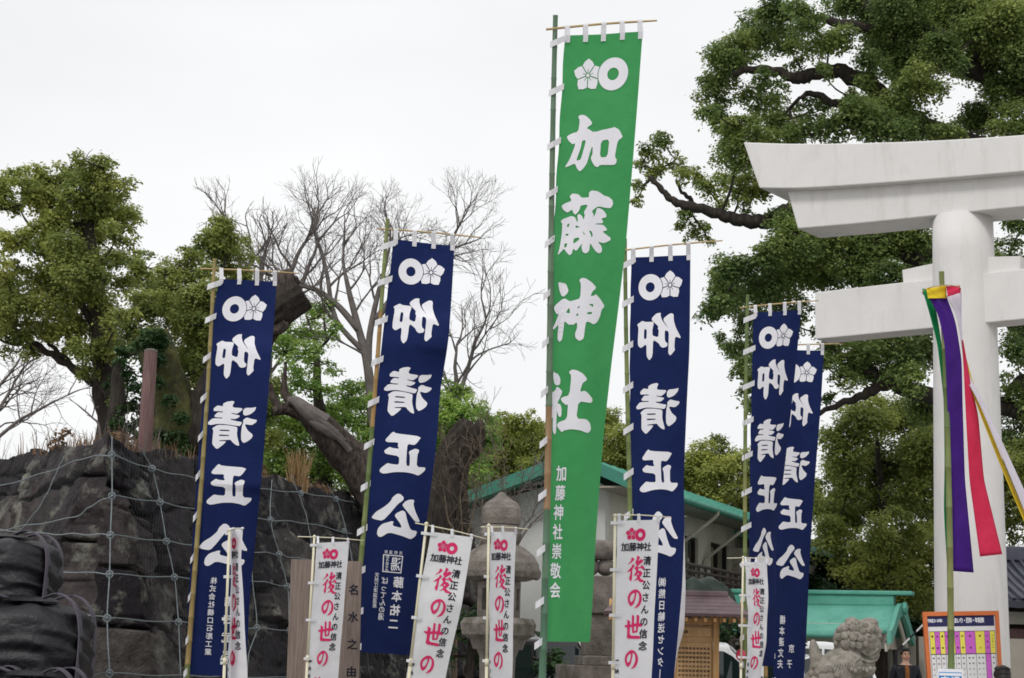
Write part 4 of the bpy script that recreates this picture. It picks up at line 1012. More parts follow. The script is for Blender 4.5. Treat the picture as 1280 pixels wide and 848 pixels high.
MB().tube([bp(-.42, -.3, EV - .10), bp(-.42, SL + .4, EV - .10)], .075, 8).build('gutter', M['greentrim'], BL)
for b in (5.6, 8.9, 12.2):
    MB().tube(catmull([bp(-.42, b + 1.1, EV - .12), bp(-.40, b + 1.0, EV - .3), bp(IN - .10, b, EV - 1.25), bp(IN - .10, b, EV - 1.5)], 4) + [bp(IN - .10, b, 0)], .05, 8).build('downpipe', M['pipe'], BL)
MB().prism([bp(-.30, -.2, EV - .16), bp(IN, -.2, EV - .16), bp(IN, SL, EV - .16), bp(-.30, SL, EV - .16)], Vector((0, 0, .04))).build('soffit', M['beigewall'], BL)
# balcony with timber railing
BZ = EV - 2.30
MB().prism([bp(IN - .01, 2.4, BZ), bp(IN - .01, SL, BZ), bp(-.55, SL, BZ), bp(-.55, 2.4, BZ)], Vector((0, 0, .18))).build('balcony', M['slate'], BL)
mb = MB()
for z in (.14, .30, .46): mb.tube([bp(-.48, 2.4, BZ + .18 + z), bp(-.48, SL, BZ + .18 + z)], .045, 6); mb.tube([bp(-.48, 2.4, BZ + .18 + z), bp(IN, 2.4, BZ + .18 + z)], .04, 6)
k = 2.4
while k < SL: mb.box(bp(-.48, k, BZ + .18 + .24), (.07, .07, .48)); k += .62
mb.build('railing', M['railwood'], BL)
MB().prism([bp(IN - .02, 2.0, BZ - .25), bp(IN - .02, SL, BZ - .25), bp(-.9, SL, BZ - .50), bp(-.9, 2.0, BZ - .50)], Vector((0, 0, .1))).build('lower_awning', M['slate'], BL)
# lower wing further along, its eave showing right of the banners
WG = empty('side_wing', P(1020, 815, 52), 'lower cream wing with green eave and downpipe right of the paired navy banners', 'building')
e0, e1 = P(985, 676, 50), P(1057, 700, 54.5); dw = (e1 - e0); dw.z = 0; ln = dw.length; dw.normalize(); nw = Vector((-dw.y, dw.x, 0))
if nw.dot(Vector((0, 1, 0))) < 0: nw = -nw
zz = (e0.z + e1.z) / 2; E0 = Vector((e0.x, e0.y, 0))
def wp(a, b, z): return E0 + dw * a + nw * b + Vector((0, 0, z))
MB().prism([wp(-.3, .6, 0), wp(ln - .8, .6, 0), wp(ln - .8, .6, zz - .1), wp(-.3, .6, zz - .1)], nw * 4).build('wall', M['cream'], WG)
MB().prism([wp(-.3, 0, zz - .08), wp(ln, 0, zz - .08), wp(ln - .3, 3, zz + .6), wp(-.3, 3, zz + .6)], Vector((0, 0, .15))).build('roof', M['greenroof'], WG)
MB().tube([wp(-.3, -.08, zz - .08), wp(ln, -.08, zz - .08)], .08, 8).build('gutter', M['greentrim'], WG)
MB().tube([wp(ln - .15, -.05, zz - .15), wp(ln - .9, .5, zz - 1.5), wp(ln - .9, .5, 0)], .05, 8).build('downpipe', M['pipe'], WG)
f_ = MB().box(wp(ln - 2.6, .57, zz - 1.9), (1.3, .12, 1.6), Matrix.Rotation(math.atan2(dw.y, dw.x), 3, 'Z')).build('window', M['darkwood'], WG)
MB().box(wp(ln - 2.6, .50, zz - 1.9), (1.1, .03, 1.4), Matrix.Rotation(math.atan2(dw.y, dw.x), 3, 'Z')).build('pane', M['glass'], f_)

# dark green tarpaulin heap on a frame below the balcony
c = P(882, 742, 36); mb = MB(); rows = []
for i in range(13):
    row = []
    for j in range(13):
        u, v = i / 12 * 2 - 1, j / 12 * 2 - 1; h = max(0, 1 - max(abs(u), abs(v)) ** 2.2)
        row.append(Vector((c.x + u * .62 + .05 * math.sin(7 * v), c.y + v * .7, c.z - .45 + .78 * h ** .6 + .06 * math.sin(5 * u + 3 * v) - .12 * u)))
    rows.append(row)
TP = empty('covered_stack', Vector((c.x, c.y, 0)), 'dark green tarpaulin draped over a stack, showing above the little wooden roof', 'covered stack')
MB().quadgrid(rows).build('tarpaulin', M['dark_tarp'], TP, smooth=True)
MB().box(Vector((c.x, c.y, (c.z - .35) / 2)), (1.0, 1.1, c.z - .35)).build('stack', M['darkwood'], TP)

# ================================================================ small green-roofed pavilion with curved gable
PV = empty('pavilion', P(1075, 815, 42), 'small pavilion with turquoise copper roof and curved gable end, behind the stone lion', 'pavilion')
pa = Vector((.93, -.36, 0)).normalized(); pn = Vector((-.36, -.93, 0)).normalized()   # along the ridge (to the right); towards the viewer
R0 = P(1108, 752, 42.0); R0g = Vector((R0.x, R0.y, 0)); RZ = R0.z
ez = P(1090, 792, 41).z; run = 2.0
def pvp(a, b, z): return R0g + pa * a + pn * b + Vector((0, 0, z))
prof = [(b, ez + (RZ - .10 - ez) * (.5 + .5 * math.cos(math.pi * b / run)) ** .85) for b in [run * i / 24 for i in range(25)]]
full = [(-b, z) for b, z in reversed(prof[1:])] + prof
mb = MB(); rows = []
for a in [-9 + 9.3 * i / 30 for i in range(31)]:
    lift = .10 * max(0, (a + .9)) ** 2
    rows.append([pvp(a, b * (1 + 0 * a), z + lift * abs(b) / run) for b, z in full])
o = mb.quadgrid(rows).build('roof', M['greenroof'], PV, smooth=True); s_ = o.modifiers.new('t', 'SOLIDIFY'); s_.thickness = .14; s_.offset = -1
mb = MB()
for r0, r1 in zip(full[:-1], full[1:]):
    mb.prism([pvp(.30, r0[0], r0[1] - .24), pvp(.30, r1[0], r1[1] - .24), pvp(.30, r1[0], r1[1] + .06), pvp(.30, r0[0], r0[1] + .06)], pa * .10)
mb.build('gable_board', M['greenroof'], PV)
mb = MB()
for r0, r1 in zip(full[:-1], full[1:]):
    mb.prism([pvp(.22, r0[0] * .9, r0[1] - .42), pvp(.22, r1[0] * .9, r1[1] - .42), pvp(.22, r1[0] * .9, r1[1] - .22), pvp(.22, r0[0] * .9, r0[1] - .22)], pa * .05)
mb.build('inner_board', M['cream'], PV)
mb = MB(); mb.box(pvp(-4.45, 0, RZ + .02), (9.3, .34, .26), math.atan2(pa.y, pa.x), bev=.03); mb.box(pvp(-4.3, 0, RZ + .20), (9.9, .46, .10), math.atan2(pa.y, pa.x), bev=.03)
mb.build('ridge', M['greenroof'], PV)
mb = MB(); mb.lathe([(.03, 0), (.16, .05), (.16, .12), (.03, .16)], pvp(.36, 0, RZ - .16), 12, Matrix.Rotation(math.atan2(pa.y, pa.x), 3, 'Z') @ Matrix.Rotation(R(90), 3, 'Y')); mb.build('ridge_end', M['greenroof'], PV)
MB().prism([pvp(-9, 1.35, ez + .22), pvp(-.25, 1.35, ez + .22), pvp(-.25, 1.35, ez - .35), pvp(-9, 1.35, ez - .35)], -pn * .15).build('lintel', M['cream'], PV)
for a in (-8.6, -5.7, -2.9, -.35):
    for b in (1.27, -1.27): MB().box(pvp(a, b, (ez - .3) / 2), (.16, .16, ez - .3), math.atan2(pa.y, pa.x)).build('post', M['darkwood'], PV)
MB().prism([pvp(-9, -1.1, 0), pvp(-.4, -1.1, 0), pvp(-.4, -1.1, ez), pvp(-9, -1.1, ez)], pn * .1).build('back_wall', M['darkwood'], PV)
MB().prism([pvp(.05, -1.3, ez - .35), pvp(.05, 1.3, ez - .35), pvp(.05, .9, ez + .35), pvp(.05, -.9, ez + .35)], -pa * .06).build('gable_infill', M['beigewall'], PV)
# beige garden wall to its right
a, b = P(1112, 795, 44), P(1175, 797, 43); mb = MB(); mb.prism([Vector((a.x, a.y, 0)), Vector((b.x + 3, b.y, 0)), Vector((b.x + 3, b.y, a.z)), a], Vector((0, .25, 0)))
WL_ = empty('garden_wall', Vector((a.x, a.y, 0)), 'plain beige rendered wall behind the standing person', 'wall')
mb.build('panel', M['beigewall'], WL_)
for x in (1118, 1147):
    p_ = P(x, 830, 43.3); MB().box(Vector((p_.x, p_.y, a.z / 2)), (.06, .06, a.z - .02)).build('joint_strip', M['darkwood'], WL_)

# ================================================================ shrine hall at the right edge
SH = empty('shrine_hall', P(1300, 815, 46), 'dark shrine building with grey-blue tiled roof behind the gate column, right edge', 'building')
rz, ez2 = P(1265, 698, 48).z, P(1265, 752, 45).z; x0, x1 = P(1246, 752, 45).x, P(1246, 752, 45).x + 14
rows = [[Vector((x0 - .3 + (x1 - x0 + .6) * j / 40, 48 - 3.6 * t, rz - (rz - ez2) * (t ** .8) + .02 * math.sin(j * 9))) for j in range(41)] for t in [i / 12 for i in range(13)]]
o = MB().quadgrid(rows).build('roof', M['slate'], SH); s_ = o.modifiers.new('t', 'SOLIDIFY'); s_.thickness = .18; s_.offset = -1
mb = MB()
for j in range(60): 
    x = x0 - .2 + j * .24
    mb.tube([Vector((x, 48 - 3.6 * t, rz - (rz - ez2) * (t ** .8) + .035)) for t in [i / 6 for i in range(7)]], .05, 5, caps=False)
mb.build('roof_tile_rolls', M['slate'], SH)
MB().box(Vector(((x0 + x1) / 2, 48.0, rz + .12)), (14.6, .5, .4), bev=.05).build('ridge', M['slate'], SH)
MB().box(Vector(((x0 + x1) / 2, 44.55, ez2 - .02)), (14.4, .12, .16)).build('gutter', M['slate'], SH)
MB().box(Vector(((x0 + x1) / 2, 45.3, ez2 - .42)), (13.8, .18, .32)).build('beam', M['cream'], SH)
MB().box(Vector(((x0 + x1) / 2, 45.35, ez2 - .95)), (13.8, .14, .5)).build('transom', M['postwood'], SH)
for j in range(6): MB().box(Vector((x0 + .3 + j * 2.6, 45.4, (ez2 - .6) / 2)), (.22, .22, ez2 - .6)).build('post', M['darkwood'], SH)
MB().box(Vector(((x0 + x1) / 2, 48.0, (rz - .4) / 2)), (13.6, .2, rz - .4)).build('back_wall', M['darkwood'], SH)
MB().box(Vector(((x0 + x1) / 2, 45.3, ez2 - 1.33)), (13.6, .1, .16)).build('lower_beam', M['cream'], SH)
mb = MB()
for j in range(9):
    for z in range(7):
        mb.box(Vector((x0 + .45 + j * .16, 45.28, ez2 - 1.62 - z * .19)), (.09, .02, .13))
LT = mb.build('paper_slip', M['paper'], SH); LT['kind'] = 'stuff'

# ================================================================ stone lanterns
def lantern_round():
    Y = 21.0; c = P(622, 815, Y); c.z = 0; s = Y / 2123 * 1.018
    hz = lambda y: P(622, y, Y).z
    T = empty('stone_lantern', c, 'large mushroom-roofed stone lantern with pointed finial, left of the green banner', 'stone lantern')
    def la(name, prof, n=28, sq=0): 
        mb = MB(); mb.lathe([(r * s, hz(y)) for r, y in prof], c, n, sq=sq); return mb.build(name, M['granite'], T, smooth=False)
    la('finial', [(23, 656), (24.5, 648), (24, 636), (20, 629), (12, 624), (7, 620), (3, 615.5), (.5, 615)][::1])
    la('neck', [(20, 684), (24, 676), (26, 668), (22, 657)])
    o = la('roof', [(34, 726), (47, 722), (49, 715), (47, 704), (41, 694), (33, 687), (22, 681)], 36)
    mb = MB()
    for k in range(6):      # upturned scroll corners
        g = math.pi / 3 * k + .3; r_ = 47 * s; q = c + Vector((r_ * math.cos(g), r_ * math.sin(g), hz(716)))
        MB().ball(q, (6 * s, 6 * s, 8 * s), 10).build('scroll', M['granite'], T, smooth=True)
    # fire box with openings
    mb = MB(); zt, zb = hz(727), hz(772); rr = 27 * s
    ring = [Vector((rr * math.cos(math.pi / 3 * k + .26), rr * math.sin(math.pi / 3 * k + .26), 0)) for k in range(6)]
    for k in range(6):
        A, B = c + ring[k], c + ring[(k + 1) % 6]; d = B - A; hh = zt - zb
        for u0, u1, z0, z1 in ((0, 1, 0, .2), (0, 1, .8, 1), (0, .28, .2, .8), (.72, 1, .2, .8)):
            inn = (c - (A + B) / 2).normalized() * .08
            mb.prism([A + d * u0 + Vector((0, 0, zb + hh * z0)), A + d * u1 + Vector((0, 0, zb + hh * z0)), A + d * u1 + Vector((0, 0, zb + hh * z1)), A + d * u0 + Vector((0, 0, zb + hh * z1))], inn)
    mb.build('fire_box', M['granite'], T)
    la('platform', [(30, 812), (34, 800), (44, 794), (46, 780), (42, 773), (30, 772)], 6)
    la('shaft', [(26, 900), (24, 880), (21, 850), (22, 822), (26, 812)], 24)
    mb = MB(); mb.lathe([(58 * s, 0), (56 * s, .28), (46 * s, .42), (30 * s, .5), (26 * s, hz(898))], c, 6); mb.build('base', M['granite'], T)
    return T
lantern_round()
def lantern_square():
    Y = 26.2; c = P(746, 815, Y); c.z = 0; s = Y / 2123 * 1.018; hz = lambda y: P(746, y, Y).z
    T = empty('stone_lantern', c, 'reddish square stone lantern with rounded cap and scroll, half behind the green banner', 'stone lantern')
    def la(name, prof, n=28): mb = MB(); mb.lathe([(r * s, hz(y)) for r, y in prof], c, n); return mb.build(name, M['granite'], T, smooth=n > 10)
    la('cap', [(17, 700), (22, 696), (23.5, 688), (21, 680), (13, 676), (1, 675)])
    mb = MB()
    for k in (-1, 1):
        for y_ in (-.6, .6): mb.ball(c + Vector((k * 9 * s, y_ * 9 * s, hz(709))), (11 * s, 11 * s, 10.5 * s), 14)
    mb.build('scroll', M['granite'], T, smooth=True)
    rot = Matrix.Rotation(R(12), 3, 'Z')
    def bx(name, w, y0, y1, bev=.015): MB().box(c + Vector((0, 0, (hz(y0) + hz(y1)) / 2)), (w * s, w * s, hz(y0) - hz(y1)), rot, bev=bev).build(name, M['granite'], T)
    bx('block', 40, 720.5, 767.5, .02); bx('shaft', 33, 768, 820, .02); bx('foot', 44, 820.3, 832); bx('base', 82, 832.3, 875); bx('plinth', 96, 875.3, 990)
    MB().box(c + Vector((0, 0, hz(990) / 2)), (110 * s, 110 * s, hz(990)), rot).build('step', M['granite'], T)
lantern_square()

# ================================================================ wooden notice shelter with copper roof
NBd = empty('notice_shelter', P(845, 815, 24.6), 'small wooden notice shelter with brown copper roof and written boards', 'notice shelter')
rotn = R(-4); ax = Vector((math.cos(rotn), math.sin(rotn), 0)); an = Vector((math.sin(rotn), -math.cos(rotn), 0))
c = P(846, 768, 24.6); cg = Vector((c.x, c.y, 0)); zE = c.z; zR = P(846, 744, 25.0).z
def np_(a, b, z): return cg + ax * a + an * (b - .45) + Vector((0, 0, z))
hw = 1.05
for s_ in (1, -1):
    rows = [[np_((-hw + 2 * hw * j / 40) * (1 - .0 * t) * (.72 + .28 * t), s_ * .52 * t, zR - (zR - zE) * (t ** .9)) for j in range(41)] for t in [i / 6 for i in range(7)]]
    o = MB().quadgrid(rows).build('roof', M['copper'], NBd); m_ = o.modifiers.new('t', 'SOLIDIFY'); m_.thickness = .045; m_.offset = 0
    mb = MB()
    for t in (.2, .4, .6, .8): mb.tube([np_((-hw) * (.72 + .28 * t), s_ * .52 * t, zR - (zR - zE) * (t ** .9) + .022), np_(hw * (.72 + .28 * t), s_ * .52 * t, zR - (zR - zE) * (t ** .9) + .022)], .008, 5)
    mb.build('roof_seam', M['copper'], NBd)
    for k in range(15):
        a = -.95 + 1.9 * k / 14; MB().prism([np_(a - .02, s_ * .48, zE - .045), np_(a + .02, s_ * .48, zE - .045), np_(a + .02, s_ * .03, zR - .075), np_(a - .02, s_ * .03, zR - .075)], Vector((0, 0, -.05))).build('rafter', M['newwood'], NBd)
MB().box(np_(0, 0, zR + .03), (1.5, .13, .08), rotn, bev=.015).build('ridge', M['copper'], NBd)
for s_ in (-1, 1): MB().prism([np_(s_ * .93, -.50, zE - .10), np_(s_ * .93, .50, zE - .10), np_(s_ * .93, .50, zE - .02), np_(s_ * .72, 0.02, zR - .05), np_(s_ * .72, -.02, zR - .05), np_(s_ * .93, -.50, zE - .02)], ax * (.03 * s_)).build('gable_board', M['newwood'], NBd)
pw = P(897, 800, 24.6); ar = (pw - cg).dot(ax)
for a in (-ar, ar): MB().box(np_(a, .0, (zE + .10) / 2), (.085, .085, zE + .08), rotn, bev=.008).build('post', M['newwood'], NBd)
zz = lambda y: P(846, y, 24.6).z
MB().box(np_(0, .0, zz(776)), (2 * ar - .09, .05, .09), rotn).build('upper_rail', M['newwood'], NBd)
MB().box(np_(0, -.02, (zz(781) + .55) / 2), (2 * ar - .09, .02, zz(781) - .55), rotn).build('back_board', M['newwood2'], NBd)
MB().box(np_(.0, .01, zz(789)), (2 * ar - .14, .02, .13), rotn, bev=.004).build('name_board', M['newwood2'], NBd)
MB().box(np_(0, .0, .52), (2 * ar - .09, .06, .09), rotn).build('lower_rail', M['newwood'], NBd)
for k in range(2):
    a0, a1 = (-ar + .08, -.02) if k == 0 else (.02, ar - .07)
    q = Quad(np_(a0, .012, zz(803)), np_(a1, .012, zz(803)), np_(a1, .012, .72), np_(a0, .012, .72)); 
    b_ = MB().prism([q.at(0, 0), q.at(1, 0), q.at(1, 1), q.at(0, 1)], -an * .014).build('written_board', M['newwood2'], NBd)
    L = Lettering(); 
    for i in range(9):
        L.column('奉納御神木銀杏由緒書謹告', (q.W * (.92 - i * .105), .08), (q.W * (.92 - i * .105), .78), .042, .01)
    L.lay(q, 'lettering', M['darkwood'], b_, .003, 1)
q = Quad(np_(-ar + .1, .022, zz(783)), np_(ar - .1, .022, zz(783)), np_(ar - .1, .022, zz(795)), np_(-ar + .1, .022, zz(795)))
L = Lettering()
for i, ch in enumerate('御由緒'): L.char(ch, q.W * (.56 + .05 * i), q.H * .5, .05, .01)
L.lay(q, 'lettering', M['darkwood'], NBd, .003, 1)

# ================================================================ broad weathered wooden board behind the second white flag
q = [P(364, 699, 20.6), P(452, 702, 20.6), P(450, 880, 20.6), P(358, 880, 20.6)]
q[2].z = q[3].z = .0
WBd = empty('wooden_tablet', (q[2] + q[3]) / 2, 'broad upright weathered wooden tablet with brushed black characters, behind a white flag', 'tablet')
Q = Quad(*q); nq = (Q.at(.5, .5, .01) - Q.at(.5, .5, 0)).normalized()
for u0, u1 in ((0, .335), (.34, .67), (.675, 1)): MB().prism(qrect(u0, 0, u1, 1), -nq * .06).build('plank', M['oldwood'], WBd)
MB().prism(qrect(.02, .3, .98, .34, -.062), -nq * .04).build('batten', M['oldwood'], WBd)
L = Lettering(); L.column('名水之由来', (.90 * Q.W, .13 * Q.H), (.89 * Q.W, .62 * Q.H), .13, .02)
L.column('加藤神社', (.5 * Q.W, .15 * Q.H), (.49 * Q.W, .80 * Q.H), .16, .03)
L.lay(Q, 'lettering', M['black_ink'], WBd, .004, 1)

# round reddish post standing on the wall's top
a, b = P(188.5, 440, 27.0), P(180, 572, 27.0); b.z = ZT - .25
PO = empty('timber_post', b, 'reddish round timber post leaning slightly on top of the stone wall', 'post')
MB().tube([b, b.lerp(a, .5), a], [.115, .11, .105], 14).build('shaft', M['postwood'], PO, smooth=False)
MB().lathe([(.108, 0), (.108, .03), (.06, .05)], a - Vector((0, 0, .005)), 14).build('cap', M['granite'], PO)

# ================================================================ big black bags
def bag(name, label, c, sx, sy, h, seed):
    rs = random.Random(seed); T = empty(name, c, label, 'bulk bag', 'black bulk bags stacked against the wall'); rows = []
    n, m = 72, 44
    for i in range(m + 1):
        t = i / m; row = []
        for k in range(n):
            g = 2 * math.pi * k / n; e = 1 / (abs(math.cos(g)) ** 3.2 + abs(math.sin(g)) ** 3.2) ** (1 / 3.2)
            pr = (.93 + .10 * math.sin(math.pi * t) ** .7) if t < .8 else (1.0 - ((t - .8) / .2) ** 2.2 * .92)
            wr = 1 + .05 * (fbm(np.array([3 * math.cos(g) + seed]), np.array([3 * math.sin(g) + 9 * t]), 1, 3, seed)[0] - .5) + .035 * (1 - abs(2 * fbm(np.array([1.2 * math.cos(g) + seed]), np.array([1.2 * math.sin(g) + 6 * t]), 1, 2, seed + 4)[0] - 1) * 3) + .018 * math.sin(t * 26 + 3 * math.sin(g * 2 + seed)) + .015 * math.sin(g * 9 + t * 8 + seed) + .02 * math.sin(g * 3 + seed)
            z = h * (t if t < .8 else .8 + .2 * math.sin((t - .8) / .2 * math.pi / 2) * .95) + .02 * math.sin(g * 5 + seed) * t
            row.append(c + Vector((sx * e * pr * wr * math.cos(g), sy * e * pr * wr * math.sin(g), z)))
        row.append(row[0]); rows.append(row)
    MB().quadgrid(rows).build('sack', M['bag'], T, smooth=True)
    for sg in (-1, 1):
        for y_ in (-.55, .55):
            x = sx * .86 * sg; y = sy * y_ - .0
            q = [c + Vector((x * 1.14, y * 1.0, h * .12)), c + Vector((x * 1.16, y, h * .7)), c + Vector((x * 1.02, y, h * .98)), c + Vector((x * .7, y, h * 1.10)), c + Vector((x * .35, y * .7, h * 1.05))]
            q = catmull(q, 4); mb = MB()
            for A, B in zip(q[:-1], q[1:]): strap(mb, A, B, Vector((0, 1, 0)), .17, .014)
            mb.build('lifting_strap', M['strap'], T)
    # gathered neck of the sack
    mb = MB(); rows = [[c + Vector((.30 * sx * (1 + .25 * math.sin(5 * g + seed)) * k * math.cos(g), .30 * sy * k * math.sin(g), h * (.97 + .10 * (1 - (k - .7) ** 2)))) for g in [2 * math.pi * i / 24 for i in range(25)]] for k in (1.4, 1.0, .7, .3)]
    mb.quadgrid(rows).build('neck', M['bag'], T, smooth=True)
    return T
yb = 21.5; zt = P(10, 664, yb).z; zm = P(60, 752, yb - .6).z; zl = P(60, 845, yb - 1.6).z
bx_ = P(3, 700, yb).x
bag('bulk_bag', 'upper black bulk bag at the left edge, rope across it', Vector((bx_, yb, zm - .12)), .66, .6, zt - zm + .02, 1)
bag('bulk_bag', 'middle black bulk bag with grey strap, lying under the upper one', Vector((P(35, 800, yb - .6).x, yb - .6, zl - .35)), .72, .66, zm - zl + .32, 2)
bag('bulk_bag', 'lowest black bulk bag, only its wrinkled top visible at the bottom edge', Vector((P(40, 848, yb - 1.6).x, yb - 1.6, 0)), .62, .6, zl - .02, 5)

# ================================================================ stone guardian lion, facing right
def blob_mesh(name, blobs, vox, m, parent, smooth_it=6):
    mb = MB()
    for c, r, rot in blobs: mb.ball(c, r, 14, rot=rot)
    o = mb.build(name, m, parent, smooth=True)
    r = o.modifiers.new('r', 'REMESH'); r.mode = 'VOXEL'; r.voxel_size = vox; r.use_smooth_shade = True
    if smooth_it:
        s = o.modifiers.new('s', 'SMOOTH'); s.iterations = smooth_it; s.factor = .5
    dg = bpy.context.evaluated_depsgraph_get(); me = bpy.data.meshes.new_from_object(o.evaluated_get(dg)); o.modifiers.clear(); old = o.data; o.data = me
    bpy.data.meshes.remove(old); me.name = name; me.materials.clear(); me.materials.append(m)
    me.polygons.foreach_set('use_smooth', [True] * len(me.polygons)); return o
def lion():
    Y = 25.5; k = Y / 2123 * 1.018
    def q(x, y, d=0.0): return P(980 + x * .14063, 740 + y * .14063, Y) + Vector((0, d, 0))
    u = .14063 * k
    base = q(560, 900); base.z = 0
    T = empty('guardian_lion', base, 'carved stone guardian lion with curly mane facing right, in front of the white car', 'statue')
    ped = MB(); zt = q(560, 1120).z
    ped.box(Vector((base.x, base.y, (zt - .1) / 2)), (1.5, .8, zt - .1), R(-8), bev=.03); ped.build('pedestal', M['granite'], T)
    MB().box(Vector((base.x, base.y, zt - .05)), (1.7, .95, .12), R(-8), bev=.02).build('plinth', M['lion'], T)
    B = []
    def b(x, y, rx, ry, rz=None, d=0.0, tilt=0):
        B.append((q(x, y, d), (rx * u, (rz or rx) * u, ry * u), Matrix.Rotation(R(tilt), 3, 'Y')))
    b(660, 420, 185, 150, 175); b(560, 430, 120, 150, 170); b(700, 330, 150, 80, 150)          # skull
    b(600, 265, 60, 40, 120); b(760, 275, 75, 45, 120); b(690, 290, 120, 40, 130)              # brow and crown
    b(790, 470, 70, 110, 120); b(760, 560, 85, 75, 120); b(815, 400, 55, 45, 110)              # muzzle
    b(830, 355, 35, 30, 40, -.08); b(830, 355, 35, 30, 40, .08); b(700, 640, 110, 70, 110)     # nose, beard
    b(690, 700, 120, 70, 110)
    b(560, 640, 160, 180, 190); b(470, 720, 170, 200, 200); b(400, 760, 160, 190, 200)         # neck, shoulders
    b(330, 860, 170, 190, 210); b(520, 900, 210, 190, 200); b(280, 960, 170, 180, 230)         # back, haunches
    for d in (-.13, .13):
        for i in range(7): b(640 + i * 12, 840 + i * 45, 62 - i * 2, 60, 60, d)                # forelegs
        b(740, 1095, 80, 40, 62, d); b(370, 1090, 120, 42, 70, d * 1.4); b(250, 1010, 110, 100, 70, d * 1.5)
    body = blob_mesh('body', B, .013, M['lion'], T, 3)
    from mathutils.bvhtree import BVHTree
    off = wloc(T); bvh = BVHTree.FromPolygons([v.co + off for v in body.data.vertices], [tuple(p.vertices) for p in body.data.polygons])
    def surf(x, y, sink=0.0):
        d = (q(x, y) - CAMLOC).normalized(); h = bvh.ray_cast(CAMLOC, d)
        return h[0] + d * sink if h[0] is not None else q(x, y)
    # tail: upright flame
    B2 = []
    pts = catmull([q(285, 860), q(290, 740), q(300, 640), q(275, 540), q(258, 450), q(252, 425)], 6)
    rad = [75, 72, 66, 52, 28, 8]
    MB().tube(pts, [np.interp(i / (len(pts) - 1) * 5, range(6), rad) * u for i in range(len(pts))], 14).build('tail', M['lion'], T, smooth=True)
    MB().tube(catmull([q(370, 800), q(345, 700), q(335, 600), q(300, 520)], 6), [45 * u * (1 - .8 * i / 18) for i in range(19)], 10).build('tail', M['lion'], T, smooth=True)
    # curls of the mane, carved ribs of the tufts
    rs = random.Random(3); mb = MB(); n = 0
    def curl(x, y, r, d):
        c = surf(x, y, r * u * .15); mb = MB(); mb.ball(c, (r * u, r * u, r * u), 14)
        tq = (CAMLOC - c).normalized().to_track_quat('Z', 'Y').to_matrix(); n_ = 18
        mb.tube([c + tq @ Vector((r * u * (.85 - .8 * i / n_) * math.cos(i * .7), r * u * (.85 - .8 * i / n_) * math.sin(i * .7), r * u * (.62 + .42 * i / n_))) for i in range(n_)], r * u * .14, 6)
        mb.build('curl', M['lion'], T, smooth=True)
    for x, y, r in [(500, 340, 36), (545, 330, 36), (615, 330, 40), (665, 330, 34), (490, 405, 38), (540, 395, 40), (620, 400, 46), (680, 415, 36), (550, 465, 44), (610, 470, 36), (665, 475, 40), (720, 465, 34), (580, 285, 34), (640, 280, 34), (470, 455, 30), (700, 350, 34), (745, 340, 30), (790, 330, 30), (815, 345, 24), (720, 300, 30), (770, 430, 24)]:
        curl(x, y, r, -.150 * (1 - ((x - 640) / 330) ** 2) - .02)
    for x, y, r in [(280, 665, 34), (300, 720, 40), (350, 700, 44), (400, 690, 40), (350, 770, 46), (410, 760, 46), (250, 730, 30), (270, 800, 40), (470, 740, 30)]:
        curl(x, y, r, -.20)
    for i in range(9):
        x0 = 470 + i * 17; pts = catmull([surf(x0 + 60, 520 + i * 8), surf(x0 + 20, 580 + i * 6), surf(x0 - 30 + i * 6, 660 + i * 3), surf(x0 - 60 + i * 14, 720)], 5)
        MB().tube(pts, [16 * u * (1 - .6 * j / (len(pts) - 1)) for j in range(len(pts))], 8).build('hair_lock', M['lion'], T, smooth=True)
    for i in range(7):
        c = surf(600 + i * 33, 690 + 14 * math.sin(i * 2)); MB().ball(c, (22 * u, 20 * u, 22 * u), 10).build('beard_curl', M['lion'], T, smooth=True)
    for ex in (752,):
        MB().ball(surf(ex, 388), (24 * u, 16 * u, 17 * u), 12).build('eye', M['lion'], T, smooth=True)
    MB().tube(catmull([surf(690, 360), surf(735, 345), surf(780, 365)], 6), 15 * u, 8).build('brow', M['lion'], T, smooth=True)
    for lp in ([(680, 520), (740, 560), (800, 545), (838, 500)], [(690, 600), (760, 625), (825, 600)]): MB().tube(catmull([surf(*e) for e in lp], 6), 13 * u, 8).build('lip', M['lion'], T, smooth=True)
lion()
